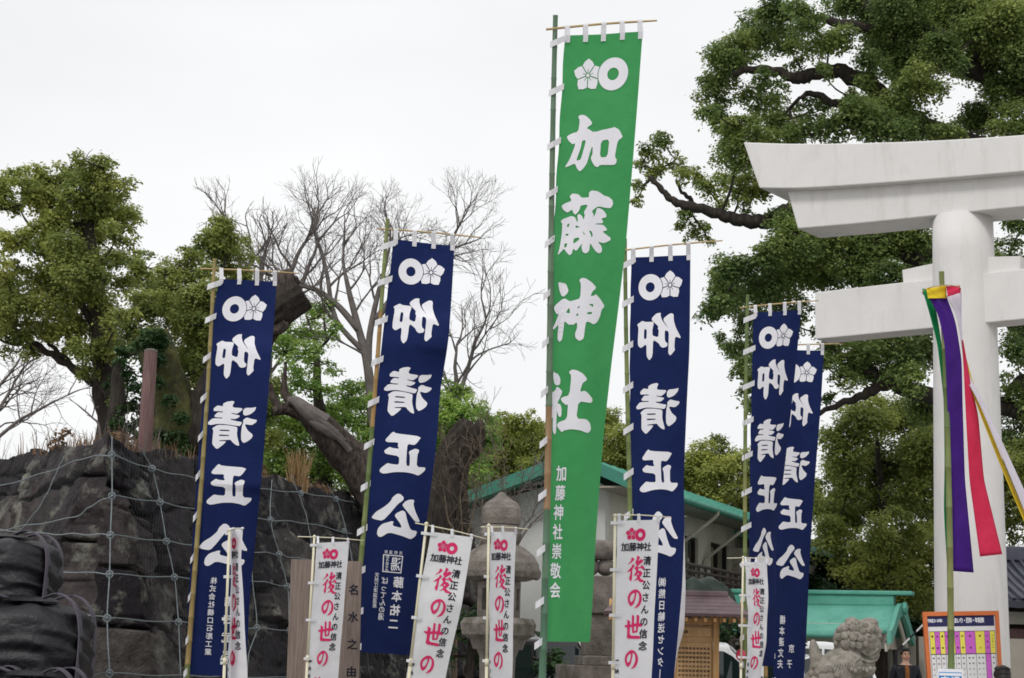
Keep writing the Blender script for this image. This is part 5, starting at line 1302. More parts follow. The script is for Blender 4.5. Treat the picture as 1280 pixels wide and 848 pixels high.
# ================================================================ trees
def leaf_cloud(name, m, parent, clumps, leaf, dens, seed, tint0=.45, up=.85, flat=.85, tuft=.5):
    """clumps: (centre, radius, tint shift). Each clump is a cluster of rounded, overlapping tufts of many small leaves."""
    rs = np.random.RandomState(seed); Cs, Ns, Ls, Ts = [], [], [], []
    for c, r, ts in clumps:
        nt_ = int(np.clip(8 * (r / .6) ** 1.2, 4, 22))
        d = rs.normal(0, 1, (nt_, 3)); d /= np.linalg.norm(d, axis=1)[:, None]; rad = r * rs.uniform(.25, .85, nt_)
        tc = np.array(c) + d * rad[:, None] * np.array([1, 1, flat])
        tr = np.clip(r * tuft * rs.uniform(.6, 1.2, nt_), .14, 1.2)
        for k in range(nt_):
            n = max(20, int(dens * 2.6 * math.pi * tr[k] ** 2 / (.31 * leaf ** 2)))
            v = rs.normal(0, 1, (n, 3)); v /= np.linalg.norm(v, axis=1)[:, None]
            lowv = v[:, 2] < -.25; flip = lowv & (rs.uniform(0, 1, n) < .6); v[flip, 2] *= -.7
            ph = rs.uniform(0, 6, 3)
            lump = 1 + .26 * np.sin(v[:, 0] * 4 + ph[0]) * np.sin(v[:, 1] * 4 + ph[1]) + .16 * np.sin(v[:, 2] * 7 + ph[2] + v[:, 0] * 6)
            rr = tr[k] * rs.uniform(.30, 1.0, n) ** .45 * lump
            stray = rs.uniform(0, 1, n) < .10; rr[stray] *= rs.uniform(1.05, 1.55, stray.sum())
            p = tc[k] + v * rr[:, None] * np.array([1, 1, .86])
            nn = v * .7 + np.array([0, 0, up]) + rs.normal(0, .5, (n, 3))
            Cs.append(p); Ns.append(nn); Ls.append(leaf * rs.uniform(.55, 1.3, n))
            Ts.append(np.clip(tint0 + ts + rs.normal(0, .09) + rs.normal(0, .15, n), .01, .99))
    C = np.concatenate(Cs); N = np.concatenate(Ns); Ln = np.concatenate(Ls); T = np.concatenate(Ts)
    N /= np.linalg.norm(N, axis=1)[:, None]; q = rs.normal(0, 1, N.shape); t = q - N * (q * N).sum(1)[:, None]; t /= np.linalg.norm(t, axis=1)[:, None]
    b = np.cross(N, t); Wd = Ln * .30; Lh = Ln * .52
    V = np.stack([C - t * Lh[:, None], C + b * Wd[:, None] - N * (Ln * .05)[:, None], C + t * Lh[:, None], C - b * Wd[:, None] - N * (Ln * .05)[:, None]], 1).reshape(-1, 3)
    Q = np.arange(len(C) * 4).reshape(-1, 4)
    print('LEAVES', parent.name if parent else '', len(C))
    return fastmesh(name, V, Q, m, parent, T)
def skeleton(mb, roots, targets, r_tip, seed, r_exp=.42, rmax=.35, sag=.12):
    """grow limbs from the trunk's points to every clump; each limb forks from the nearest earlier limb"""
    rs = random.Random(seed); nodes = [(Vector(p), None, r) for p, r in roots]      # position, parent, fixed radius
    nroot = len(nodes)
    par = {}; cnt = {}
    order = sorted(targets, key=lambda t: min((t - n[0]).length for n in nodes))
    chains = []
    for t in order:
        bi = min(range(len(nodes)), key=lambda i: (t - nodes[i][0]).length * (1.0 if i >= nroot else 1.05))
        p = nodes[bi][0]; L_ = (t - p).length; n = max(2, int(L_ / .7)); prev = bi; ch = [bi]
        for k in range(1, n + 1):
            s = k / n; q = p.lerp(t, s) + Vector((rs.uniform(-1, 1), rs.uniform(-1, 1), rs.uniform(-1, 1))) * (L_ * .05 if k < n else 0)
            q.z += -sag * L_ * math.sin(math.pi * s) * .5
            nodes.append((q, prev, None)); prev = len(nodes) - 1; ch.append(prev)
        chains.append(ch)
    load = [0] * len(nodes)
    for ch in chains:
        i = ch[-1]
        while i is not None: load[i] += 1; i = nodes[i][1]
    for ch in chains:
        pts = [nodes[i][0] for i in ch]; rd = [min(rmax, r_tip * max(load[i], 1) ** r_exp * 1.0) for i in ch]
        rd[0] = rd[1]; rd[-1] = r_tip * .6
        pp = catmull(pts, 3); rr = [float(np.interp(j / (len(pp) - 1) * (len(rd) - 1), range(len(rd)), rd)) for j in range(len(pp))]
        mb.tube(pp, rr, 6)
        # twigs spreading into the leaves
        e = pts[-1]
        for _ in range(4):
            d = Vector((rs.gauss(0, 1), rs.gauss(0, 1), rs.gauss(.3, .8))).normalized() * rs.uniform(.12, .32)
            mb.tube([e, e + d * .5 + Vector((0, 0, .05)), e + d], [r_tip * .6, r_tip * .4, r_tip * .2], 4, caps=False)
def px_clumps(lst, Y, jit, seed, tsh=.12):
    rs = random.Random(seed); out = []
    for it in lst:
        x, y, r = it[:3]; yy = Y + rs.uniform(-jit, jit); c = P(x, y, yy); out.append((c, r * yy / F * (1.25 if Y > 46.5 else 1.02), rs.uniform(-tsh, tsh) + (it[3] if len(it) > 3 else 0)))
    return out
def tree(name, label, trunk, lst, Y, jit, leafm, barkm, leaf, dens, seed, limbs=(), rt=.022, tint0=.45, group=None, gz=None, cat='tree', extra_back=True, rmax=.35, tuft=.5):
    base = P(trunk[0][0], trunk[0][1], Y); base = Vector((base.x, base.y, gz if gz is not None else 0))
    T = empty(name, base, label, cat, group); mb = MB(); roots = []
    tp = [base - Vector((0, 0, .3))] + [P(x, y, Y) for x, y, r in trunk[1:]]; tr = [trunk[0][2]] + [t[2] for t in trunk[1:]]
    pp = catmull(tp, 6); rr = [float(np.interp(j / (len(pp) - 1) * (len(tr) - 1), range(len(tr)), tr)) for j in range(len(pp))]
    pp = [p + Vector((.04 * math.sin(i * 1.1 + seed), .04 * math.cos(i * .9), 0)) * (rr[i] / .3) for i, p in enumerate(pp)]
    mb.tube(pp, rr, 14); roots += [(p, r) for p, r in zip(pp[len(pp) // 3:], rr[len(pp) // 3:])]
    for lm in limbs:
        r0, r1, pts = lm[:3]; dy = lm[3] if len(lm) > 3 else 0
        w3 = catmull([P(x, y, Y + dy * i / (len(pts) - 1)) for i, (x, y) in enumerate(pts)], 5)
        n = len(w3); mb.tube([p + Vector((0, 0, .03 * math.sin(i * 1.7))) for i, p in enumerate(w3)], [r0 + (r1 - r0) * i / (n - 1) for i in range(n)], 8)
        roots += [(p, .05) for p in w3[::2]]
    cl = px_clumps(lst, Y, jit, seed)
    skeleton(mb, roots, [c for c, r, t in cl], rt, seed, rmax=rmax)
    mb.build('trunk', barkm, T, smooth=True)
    leaf_cloud('crown', leafm, T, cl, leaf, dens, seed, tint0, tuft=tuft)
    return T
# -- the great camphor behind the gate
R1 = [(915,80,36),(893,108,30),(925,62,30),(890,140,22),(905,150,26),(945,40,34),(968,18,38),(985,55,34),(1010,25,40),(1035,55,36),(1060,10,42),(1095,30,40),(1000,85,20),(1030,95,24),(960,100,24),(950,125,30),(925,160,30),(905,185,26),(945,175,32),(975,150,34),(1010,140,30),(1000,170,36),(1040,165,36),(1060,120,22),(1075,155,40),(1085,90,30),(960,190,30),(920,205,30),
 (1130,70,52),(1160,40,55),(1200,20,55),(1150,100,34),(1120,130,42),(1110,165,36),(1240,30,48),(1270,60,44),(1215,75,38),(1255,110,34),(1150,165,30),(1185,168,26),(1225,155,34),(1265,155,34),(1190,70,40),(1290,20,60),(1320,90,60),(1310,160,45),(1130,10,45),
 (930,335,36),(900,352,24),(893,385,26),(915,375,36),(950,360,40),(985,345,40),(925,400,24),(960,320,34),(985,300,36),(905,425,15),(930,440,20),(960,430,26),(925,470,22),(938,500,20),(945,480,22),(980,400,34),(1010,330,40),
 (1020,310,36),(1060,325,36),(1100,310,36),(1140,305,34),(1150,340,28),(1080,345,34),(1110,350,30),(1030,345,34),(985,275,26),(1000,260,20),
 (1045,435,28),(1080,445,28),(1120,440,32),(1150,445,28),(1060,475,20),(1100,470,24),(1145,480,26),(1030,455,20),(1055,455,24),(1090,462,28),(1125,468,30),(1070,430,24),(1105,425,26),(1140,415,26),(1035,420,22),(915,440,20),(940,460,22),(928,490,18),(945,512,14),(1040,500,13),(1155,515,28),
 (1262,320,30),(1275,360,34),(1258,395,20),(1270,440,26),(1262,485,24),(1285,500,30),(1262,540,24),(1275,290,24),(1320,330,50),(1330,430,50),(1170,340,30),(1200,320,36),(1200,440,40)]
R1 = [(x, y, r * (1.12 if x < 965 else .92 if x < 1075 and y < 175 else 1.12)) for x, y, r in R1]
tree('camphor_tree', 'great spreading camphor tree filling the upper right, reaching behind the white gate', [(1400, 815, .95), (1395, 640, .75), (1385, 480, .62), (1370, 330, .52), (1350, 190, .40), (1330, 60, .28)], R1, 40.0, 1.6,
     M['leaf_dark'], M['bark'], .092, 1.0, 5, tint0=.48, limbs=[
     (.30, .08, [(1360, 260), (1240, 190), (1127, 150), (1101, 120), (1083, 102), (1063, 97), (1053, 89), (1027, 90), (1004, 97), (991, 98), (971, 89), (939, 87), (915, 92)]),
     (.26, .07, [(1345, 160), (1220, 90), (1127, 51), (1103, 38), (1057, 31), (1017, 22), (975, 22)]), (.22, .06, [(1330, 60), (1200, 50), (1129, 30), (1103, 23), (1086, 10), (1073, -8), (1040, -20)]),
     (.24, .05, [(1360, 280), (1220, 190), (1091, 135), (1070, 131), (1044, 130), (1017, 117), (1000, 122)]),
     (.20, .12, [(1335, 140), (1280, 98), (1247, 80), (1215, 70)]),
     (.26, .05, [(1380, 400), (1180, 330), (1040, 290), (988, 266), (962, 276), (939, 277), (915, 273), (896, 267), (867, 259), (852, 256), (838, 249), (826, 236), (812, 222)]),
     (.26, .05, [(1390, 560), (1260, 510), (1166, 494), (1140, 491), (1112, 480), (1090, 488), (1076, 496), (1050, 505), (1022, 518)]),
     (.14, .05, [(1112, 481), (1090, 465), (1060, 460), (1040, 448)]), (.16, .06, [(1385, 480), (1300, 470), (1268, 480), (1258, 500)])], rt=.020, rmax=.16)
R1b = [(812,190,22),(830,180,22),(800,205,16),(820,212,22),(845,200,20),(852,222,18),(800,235,14),(795,250,10),(870,220,20),(885,236,22),(905,225,26),(925,235,30),(860,275,20),(878,285,18),(868,298,16),(850,285,10),(900,255,18),(945,225,28),(930,262,18),(960,240,30),(885,300,12)]
def lone_crown(name, label, lst, Y, jit, leafm, barkm, leaf, dens, seed, limbs, base_px, gz, tint0):
    return tree(name, label, base_px, lst, Y, jit, leafm, barkm, leaf, dens, seed, limbs, tint0=tint0, gz=gz)
tree('camphor_tree', 'camphor reaching a long bare bough out left of the white gate, above a navy banner', [(1330, 815, .6), (1325, 600, .5), (1290, 420, .42), (1200, 330, .34), (1100, 290, .28), (1010, 268, .2)], R1b, 43.0, .9,
     M['leaf_olive'], M['bark'], .098, .8, 15, tint0=.42, limbs=[(.17, .05, [(1010, 268), (988, 264), (962, 275), (939, 276), (915, 272), (896, 266), (867, 258), (852, 255), (838, 248), (826, 235), (815, 222)]), (.08, .03, [(867, 259), (862, 248), (852, 240), (845, 225)])], rt=.018, rmax=.1)
# -- trees behind the paired banners and the gate column, right
tree('broadleaf_tree', 'tall olive-green tree between the paired navy banners and the gate column', [(1108, 830, .25), (1106, 700, .16), (1100, 600, .10), (1095, 540, .05)],
     [(1060,560,32),(1040,590,26),(1085,530,32),(1110,520,28),(1140,530,34),(1155,560,30),(1130,580,36),(1095,580,34),(1060,610,30),(1040,630,28),(1100,630,36),(1150,610,34),(1165,650,30),(1060,650,30),(1035,670,28),(1170,590,30),(1160,515,22)], 50, 1.8, M['leaf_far'], M['bark'], .11, .85, 21, tint0=.40)
tree('clipped_shrub_tree', 'rounded light olive shrub tree above the turquoise pavilion roof', [(1112, 830, .25), (1112, 760, .2), (1110, 720, .12)],
     [(1070,695,26),(1095,675,30),(1120,668,30),(1150,675,28),(1165,700,28),(1055,712,20),(1085,715,30),(1120,705,34),(1150,725,30),(1105,740,28),(1135,750,28),(1165,745,26)], 47, 1.5, M['leaf_far'], M['bark'], .10, .95, 22, tint0=.62)
tree('dark_evergreen', 'dark evergreen in shade behind the turquoise pavilion roof', [(1075, 830, .3), (1075, 780, .22), (1080, 740, .12)],
     [(1035,715,30),(1060,745,34),(1090,770,34),(1120,785,34),(1150,790,36),(1030,760,30),(1060,780,30),(1165,765,34),(1180,800,36),(1010,735,24),(1040,690,26)], 53, 1.5, M['leaf_ivy'], M['bark'], .15, 1.1, 23, tint0=.28)
tree('broadleaf_tree', 'olive tree showing right of the gate column above the shrine roof', [(1300, 830, .35), (1300, 720, .28), (1290, 620, .15)],
     [(1262,560,22),(1270,590,26),(1262,620,24),(1280,640,26),(1262,655,16),(1290,600,34),(1300,560,34),(1310,650,34),(1258,580,20),(1200,600,40),(1220,640,40),(1270,680,14)], 52, 1.5, M['leaf_far'], M['bark'], .11, .7, 24, tint0=.42)
# -- far trees behind the hall roof
tree('broadleaf_tree', 'olive tree beyond the hall roof between two navy banners, right', [(895, 815, .35), (895, 700, .25), (890, 620, .15)],
     [(875,575,22),(890,565,18),(905,580,24),(925,590,24),(945,600,24),(870,605,26),(900,610,28),(930,625,28),(955,630,26),(865,630,24),(985,640,30),(1005,620,26),(975,610,24),(885,640,26)], 62, 1.5, M['leaf_far'], M['bark'], .12, .95, 25, tint0=.58)
tree('broadleaf_tree', 'bushy olive tree beyond the hall roof, left of the green banner', [(640, 815, .35), (640, 700, .25), (640, 620, .15)],
     [(615,545,22),(640,532,20),(660,528,18),(680,535,20),(600,565,22),(625,570,28),(655,560,28),(685,560,26),(610,595,26),(640,600,28),(670,590,26),(590,590,20),(620,625,26),(650,620,26),(700,560,30),(595,620,24),(690,590,26),(600,645,24),(580,640,22)], 60, 1.5, M['leaf_far'], M['bark'], .12, 1.0, 26, tint0=.55)
tree('broadleaf_tree', 'olive tree beyond the hall roof, seen between the green and a navy banner', [(765, 815, .35), (765, 700, .25), (765, 620, .15)],
     [(745,545,22),(765,530,18),(780,545,18),(770,570,24),(740,580,26),(800,560,24),(820,580,26),(790,590,26),(840,600,26),(755,605,26)], 63, 1.5, M['leaf_far'], M['bark'], .12, 1.0, 27, tint0=.45)
# -- left group on the terrace
LT1 = [(106,200,18),(90,212,20),(130,210,20),(120,225,26),(150,240,22),(158,262,16),(75,225,24),(45,222,22),(18,222,14),(5,225,10),(30,238,20),(60,245,30),(100,250,34),(135,270,30),(25,262,14),(75,280,32),(110,290,34),(145,300,20),(155,325,12),(45,285,20),(30,305,18),(60,320,32),(95,330,36),(130,330,26),(20,335,14),(45,350,28),(80,365,34),(115,370,30),(140,360,22),(10,360,22),(25,385,28),(55,395,26),(5,400,24),(20,415,18),(45,418,16),(65,415,18),(95,405,30),(125,405,28),(150,395,20),(105,440,18),(130,440,26),(155,430,20),(90,430,12),(115,470,16),(140,475,22),(150,500,14),(5,300,12),(-15,380,30),(-20,260,20),(-20,320,25)]
LT1 += [(8,240,20),(2,262,14),(0,300,18),(22,305,18),(5,345,22),(12,430,20),(42,440,14),(-5,420,22),(60,262,20)]
LT1 = [(x, y, r * 1.27) for x, y, r in LT1]
tree('camphor_tree', 'tall camphor with uneven towering crown at the far left, on the terrace', [(143, 600, .34), (138, 540, .30), (132, 480, .27), (128, 420, .24), (118, 350, .2), (108, 270, .12)], LT1, 36.0, 1.4, M['leaf_olive'], M['bark'], .082, 1.05, 31, tint0=.56, gz=ZT - .25,
     limbs=[(.10, .05, [(140, 505), (120, 482), (95, 463), (70, 447), (45, 431), (20, 412), (-5, 396)]), (.07, .03, [(100, 466), (80, 447), (62, 430), (52, 412)]), (.10, .04, [(128, 420), (100, 380), (70, 340), (50, 290)])], rt=.018, rmax=.14)
tree('ivy_clad_trunk', 'dark ivy-covered trunk under the left camphor crown', [(150, 610, .22), (148, 560, .2), (146, 500, .16), (150, 450, .1)],
     [(140,550,9),(147,530,12),(152,510,14),(160,490,18),(170,510,18),(180,530,16),(165,535,14),(158,560,10),(175,550,12),(185,500,20),(190,475,18),(160,465,18),(145,480,14),(178,565,10),(200,520,16),(160,445,16),(175,440,16)], 34.5, .5, M['leaf_ivy'], M['bark'], .10, 1.0, 32, tint0=.45, gz=ZT - .25, cat='tree trunk')
LT2 = [(279,282,18),(262,298,20),(290,300,20),(275,315,24),(240,322,18),(225,335,18),(250,340,24),(290,335,22),(205,345,14),(185,335,16),(172,325,14),(165,345,18),(190,360,22),(220,365,26),(255,370,28),(290,365,24),(310,350,16),(175,385,22),(205,395,26),(240,400,28),(275,400,26),(165,415,22),(195,430,24),(228,435,28),(262,435,26),(295,410,20),(240,470,26),(210,465,20),(270,470,24),(290,450,22),(255,505,24),(280,510,22),(235,505,16),(310,480,22),(325,520,24),(330,550,22),(335,490,20)]
LT2 = [(x, y, r * 1.38) for x, y, r in LT2]
tree('broadleaf_tree', 'rounded green tree behind the leftmost navy banner', [(262, 620, .3), (260, 540, .25), (255, 460, .2), (255, 380, .12)], LT2, 40.0, 1.5, M['leaf_olive'], M['bark'], .086, 1.0, 33, tint0=.50, gz=ZT - .25)
LT3 = [(405,385,16),(385,400,16),(365,415,18),(395,425,20),(420,410,14),(355,440,20),(380,450,20),(410,455,16),(365,480,22),(400,490,16),(440,495,22),(425,515,24),(455,520,26),(470,545,26),(400,530,24),(370,540,26),(345,520,22),(345,560,26),(380,575,26),(415,570,26),(445,580,26),(475,580,24),(350,590,24),(395,600,22),(430,605,24),(500,540,26),(520,570,24),(480,500,16)]
LT3 = [(x, y, r * 1.45) for x, y, r in LT3]
tree('broadleaf_tree', 'light green tree between two navy banners behind the sawn limbs', [(405, 640, .25), (405, 570, .2), (398, 500, .14), (395, 440, .08)], LT3, 46.0, 1.8, M['leaf_light'], M['bark'], .10, .75, 34, tint0=.42, gz=ZT - .25, tuft=.44)
LT4 = [(555,500,16),(575,490,16),(590,505,14),(560,525,22),(585,525,20),(545,545,22),(570,550,24),(600,545,20),(555,575,24),(585,580,24),(610,520,14),(540,600,22),(575,610,24)]
LT4 = [(x, y, r * 1.35) for x, y, r in LT4]
tree('broadleaf_tree', 'light green tree behind the black leaning stump', [(572, 660, .22), (572, 600, .18), (572, 540, .1)], LT4, 47.0, 1.4, M['leaf_light'], M['bark'], .10, .8, 35, tint0=.48, tuft=.44)

# -- bare winter trees
def bare_tree(label, base_px, Y, gz, start, spread, seed, levels, r0, L0, m=None, name='bare_tree', up=.25, kids=(2, 2, 3), cat='bare tree', twig=.006):
    rs = random.Random(seed); base = P(*base_px, Y); base = Vector((base.x, base.y, gz)); T = empty(name, base, label, cat)
    mb = MB()
    def grow(p, d, L_, r, lv):
        n = 4 if lv > 2 else 3; pts = [p]; q = p; dd = d.copy()
        for k in range(n):
            dd = (dd + Vector((rs.gauss(0, .13), rs.gauss(0, .13), rs.gauss(0, .10) + up * .10))).normalized(); q = q + dd * (L_ / n); pts.append(q)
        rd = [max(twig * .8, r * (1 - .45 * i / n)) for i in range(n + 1)]
        mb.tube(pts, rd, 7 if r > .05 else (4 if r > .015 else 3), caps=False)
        if lv == 0: return
        nk = rs.choice(kids)
        for c in range(nk):
            ax_ = Vector((rs.gauss(0, 1), rs.gauss(0, .7), rs.gauss(0, 1))); ax_ = (ax_ - dd * ax_.dot(dd)).normalized()
            a = R(rs.uniform(14, 42)) * (.6 if c == 0 else 1.1)
            grow(q if c < 2 else pts[-2], (dd * math.cos(a) + ax_ * math.sin(a)).normalized(), L_ * rs.uniform(.66, .88), r * (.66 if c == 0 else .54), lv - 1)
        if lv > 1 and rs.random() < .8:
            ax_ = Vector((rs.gauss(0, 1), rs.gauss(0, .6), rs.gauss(0, 1))).normalized(); grow(pts[2], (dd * .55 + ax_ * .8).normalized(), L_ * .55, r * .38, max(0, lv - 2))
    for pts, rr in start:
        w3 = [base if i == 0 and pts[0] == base_px else P(x, y, Y) for i, (x, y) in enumerate(pts)]
        w3 = catmull(w3, 4); n = len(w3); mb.tube(w3, [rr[0] + (rr[1] - rr[0]) * i / (n - 1) for i in range(n)], 8)
        grow(w3[-1], (w3[-1] - w3[-3]).normalized(), L0, rr[1], levels)
        for f in (.45, .7, .88):
            k = int(f * (n - 1)); d = (w3[k + 1] - w3[k]).normalized(); s_ = Vector((rs.choice((-1, 1)) * rs.uniform(.6, 1), rs.uniform(-.5, .5), rs.uniform(.2, .7))).normalized()
            grow(w3[k], (d * .5 + s_ * .8).normalized(), L0 * .85, rr[1] * .7, levels - 1)
    mb.build('branches', m or M['bark_bare'], T, smooth=True); return T
bare_tree('large leafless tree behind the seal-bearing navy banner, fine twigs against the sky', (468, 640), 46, ZT - .25,
    [([(468, 640), (466, 540), (460, 460), (449, 414), (438, 372), (432, 345)], (.17, .055)), ([(460, 460), (462, 420), (470, 378), (480, 340)], (.11, .055)), ([(449, 414), (425, 385), (400, 365), (380, 358)], (.10, .06)), ([(470, 400), (500, 360), (530, 330)], (.10, .07)), ([(455, 440), (420, 400), (410, 350)], (.08, .06))], 1, 4, 6, .1, .88, twig=.0034)
bare_tree('leafless tree with fine upright twigs behind the leftmost navy banner', (330, 640), 48, ZT - .25,
    [([(330, 640), (332, 500), (335, 420), (330, 370)], (.2, .09)), ([(335, 420), (350, 370), (368, 330)], (.1, .07)), ([(332, 440), (312, 380), (300, 330)], (.1, .06)), ([(333, 430), (365, 385), (385, 335)], (.09, .06))], 1, 7, 5, .1, .9, twig=.0034)
bare_tree('small leafless tree left of the green banner above the stump', (585, 650), 49, 0,
    [([(585, 650), (580, 560), (572, 500), (570, 470)], (.12, .06)), ([(572, 500), (585, 460), (592, 435)], (.07, .05))], 1, 9, 5, .1, .95)
bare_tree('pale leafless tree low at the far left edge', (-30, 600), 52, ZT - .25,
    [([(-30, 600), (-25, 560), (-15, 530), (0, 510)], (.12, .06)), ([(-25, 565), (0, 545), (25, 525), (50, 512)], (.07, .04)), ([(-15, 530), (-5, 490), (10, 470)], (.07, .04))], 1, 12, 5, .1, .95)
bare_tree('forked leafless sapling on the corner of the stone wall', (131, 552), 27, ZT - .3,
    [([(131, 552), (124, 535), (115, 522), (99, 508)], (.022, .012)), ([(115, 522), (118, 508), (113, 494)], (.012, .008))], 1, 14, 1, .1, .12, cat='sapling')
bare_tree('leafless shrub with grey branches in front of the white hall wall', (640, 720), 31, 0,
    [([(640, 720), (640, 690), (650, 665), (665, 645)], (.03, .016)), ([(642, 690), (660, 660), (685, 635)], (.026, .014)), ([(641, 695), (638, 660), (643, 630)], (.024, .012))], 1, 17, 4, .1, .42, cat='shrub')
bare_tree('brown twiggy bush beside the black leaning stump', (575, 720), 36, 0,
    [([(575, 720), (570, 690), (560, 650), (556, 620)], (.035, .014)), ([(575, 715), (582, 680), (592, 640), (598, 600)], (.035, .014)), ([(575, 720), (560, 690), (545, 660)], (.03, .012)), ([(575, 715), (595, 690), (612, 660), (620, 640)], (.03, .012)), ([(575, 718), (578, 670), (575, 620)], (.03, .012))], 1, 19, 4, .1, .62, m=M['twigs'], cat='bush', kids=(2, 3))

# -- old sawn camphor: mossy trunk and heavy limbs
def gnarl(pts, rad, seed, n=44, rough=.10, cap=True):
    """thick bark-covered limb with lumps, furrows and a sawn end"""
    pp = catmull(pts, 22); m = len(pp); rr = [float(np.interp(j / (m - 1) * (len(rad) - 1), range(len(rad)), rad)) for j in range(m)]
    mb = MB(); rows = []; up = None; ln = 0
    for i, p in enumerate(pp):
        d = (pp[min(i + 1, m - 1)] - pp[max(i - 1, 0)]).normalized(); ln += (p - pp[max(i - 1, 0)]).length
        if up is None: up = Vector((0, 1, 0))
        a = (up - d * up.dot(d)).normalized(); b = d.cross(a); up = a; row = []
        for k in range(n):
            g = 2 * math.pi * k / n; cx, sx = math.cos(g), math.sin(g)
            big = fbm(np.array([cx * 1.1 + seed]), np.array([sx * 1.1 + ln * .9]), 1.0, 3, seed)[0] - .5
            fur = abs(fbm(np.array([cx * 3.5 + ln * .35]), np.array([sx * 3.5 + ln * .5]), 1.0, 4, seed + 5)[0] - .5)
            fine = fbm(np.array([cx * 9 + ln * 2]), np.array([sx * 9 + ln * 3]), 1.0, 2, seed + 9)[0]
            row.append(p + (a * cx + b * sx) * rr[i] * (1 + rough * 3.6 * big - rough * 5.5 * max(0, .15 - fur) + rough * 1.2 * (fine - .5)))
        rows.append(row + [row[0]])
    mb.quadgrid(rows)
    rs = random.Random(seed)
    for e in (0, -1):
        c = sum((Vector(p) for p in rows[e][:-1]), Vector()) / n; k0 = len(mb.v)
        mid = [c.lerp(p, .5) + Vector((rs.gauss(0, .02), rs.gauss(0, .02), rs.gauss(0, .02))) for p in rows[e][:-1]]
        mb.quadgrid([rows[e], mid + [mid[0]]]); mb.add(mid, [tuple(range(n))])
    return mb
Y = 31.0; b0 = P(228, 600, Y); b0.z = ZT - .3
OT = empty('old_sawn_tree', b0, 'old mossy camphor trunk with heavy sawn-off limbs, behind the leftmost navy banner', 'tree')
gnarl([b0 - Vector((0, 0, .2)), P(222, 570, Y), P(214, 520, Y), P(203, 470, Y), P(194, 435, Y), P(188, 418, Y)], [.62, .52, .44, .38, .33, .29], 3, rough=.15).build('trunk', M['moss'], OT, smooth=True)
gnarl([P(240, 600, Y + .2), P(252, 560, Y), P(262, 510, Y), P(285, 455, Y), P(320, 415, Y), P(350, 385, Y), P(378, 366, Y)], [.45, .42, .38, .36, .36, .37, .37], 5, rough=.17).build('sawn_limb', M['bark'], OT, smooth=True)
gnarl([P(328, 402, Y - .1), P(340, 375, Y - .1), P(356, 354, Y - .1), P(368, 345, Y - .1)], [.2, .2, .2, .17], 6).build('sawn_branch', M['bark_old'], OT, smooth=True)
gnarl([P(335, 412, Y - .1), P(348, 412, Y - .15), P(358, 404, Y - .15)], [.14, .11, .09], 7).build('branch_stub', M['bark_old'], OT, smooth=True)
IV = [(188,420,11),(200,432,12),(178,432,10),(196,455,9),(184,462,8),(212,500,8),(226,548,9),(232,560,12),(240,585,14),(205,545,9),(215,590,12),(180,430,8),(200,425,9),(190,445,8),(250,610,14),(222,600,12),(196,480,7),(228,525,8)]
leaf_cloud('ivy', M['leaf_ivy'], OT, px_clumps(IV, 30.4, .2, 61), .085, .8, 61, .5)
# long twisted limb
Y = 33.5; lb = P(478, 628, Y); lb.z = ZT - .4
TW = empty('twisted_limb', lb, 'long twisted grey limb running down right to the seal-bearing navy banner', 'tree limb')
gnarl([lb + Vector((.15, 0, -.2)), P(455, 592, Y), P(430, 566, Y), P(408, 540, Y), P(385, 520, Y), P(362, 512, Y), P(342, 515, Y)], [.46, .40, .37, .31, .22, .15, .10], 8, rough=.17).build('limb', M['bark_old'], TW, smooth=True)
gnarl([P(405, 530, Y - .3), P(388, 517, Y - .35), P(372, 503, Y - .3), P(362, 500, Y - .2)], [.20, .16, .11, .07], 9).build('dead_branch', M['bark_bare'], TW, smooth=True)
gnarl([P(365, 508, Y), P(355, 490, Y), P(356, 468, Y), P(357, 455, Y)], [.09, .07, .04, .02], 10, rough=.2).build('dead_branch', M['bark_old'], TW, smooth=True)
gnarl([P(350, 512, Y), P(340, 495, Y), P(338, 480, Y)], [.09, .07, .04], 11).build('dead_branch', M['bark_old'], TW, smooth=True)
for e_, f_, g_ in ((388, 518, .05), (396, 522, .045), (404, 534, .05)): gnarl([P(e_ + 34, f_ + 30, Y - .42), P(e_ + 18, f_ + 13, Y - .46), P(e_, f_, Y - .42), P(e_ - 14, f_ - 8, Y - .3)], [g_ * 1.3, g_, g_ * .8, g_ * .3], int(e_), rough=.2).build('torn_wood', M['bark_bare'], TW, smooth=True)
gnarl([P(420, 545, Y - .35), P(402, 535, Y - .42), P(388, 526, Y - .4)], [.12, .10, .05], 12).build('torn_wood', M['bark_bare'], TW, smooth=True)
Y = 37.0; sb = P(552, 665, Y); sb.z = min(sb.z, ZT) - .5
STP = empty('leaning_stump', sb, 'thick blackened leaning stump between the seal-bearing navy banner and the stone lantern', 'stump')
gnarl([sb, P(556, 640, Y), P(562, 605, Y), P(572, 570, Y), P(584, 545, Y), P(592, 531, Y)], [.62, .55, .44, .40, .36, .30], 13, rough=.17).build('trunk', M['bark'], STP, smooth=True)
gnarl([P(575, 570, Y - .1), P(592, 560, Y - .1), P(598, 545, Y - .1), P(600, 528, Y)], [.24, .20, .15, .10], 14).build('branch_stub', M['bark'], STP, smooth=True)

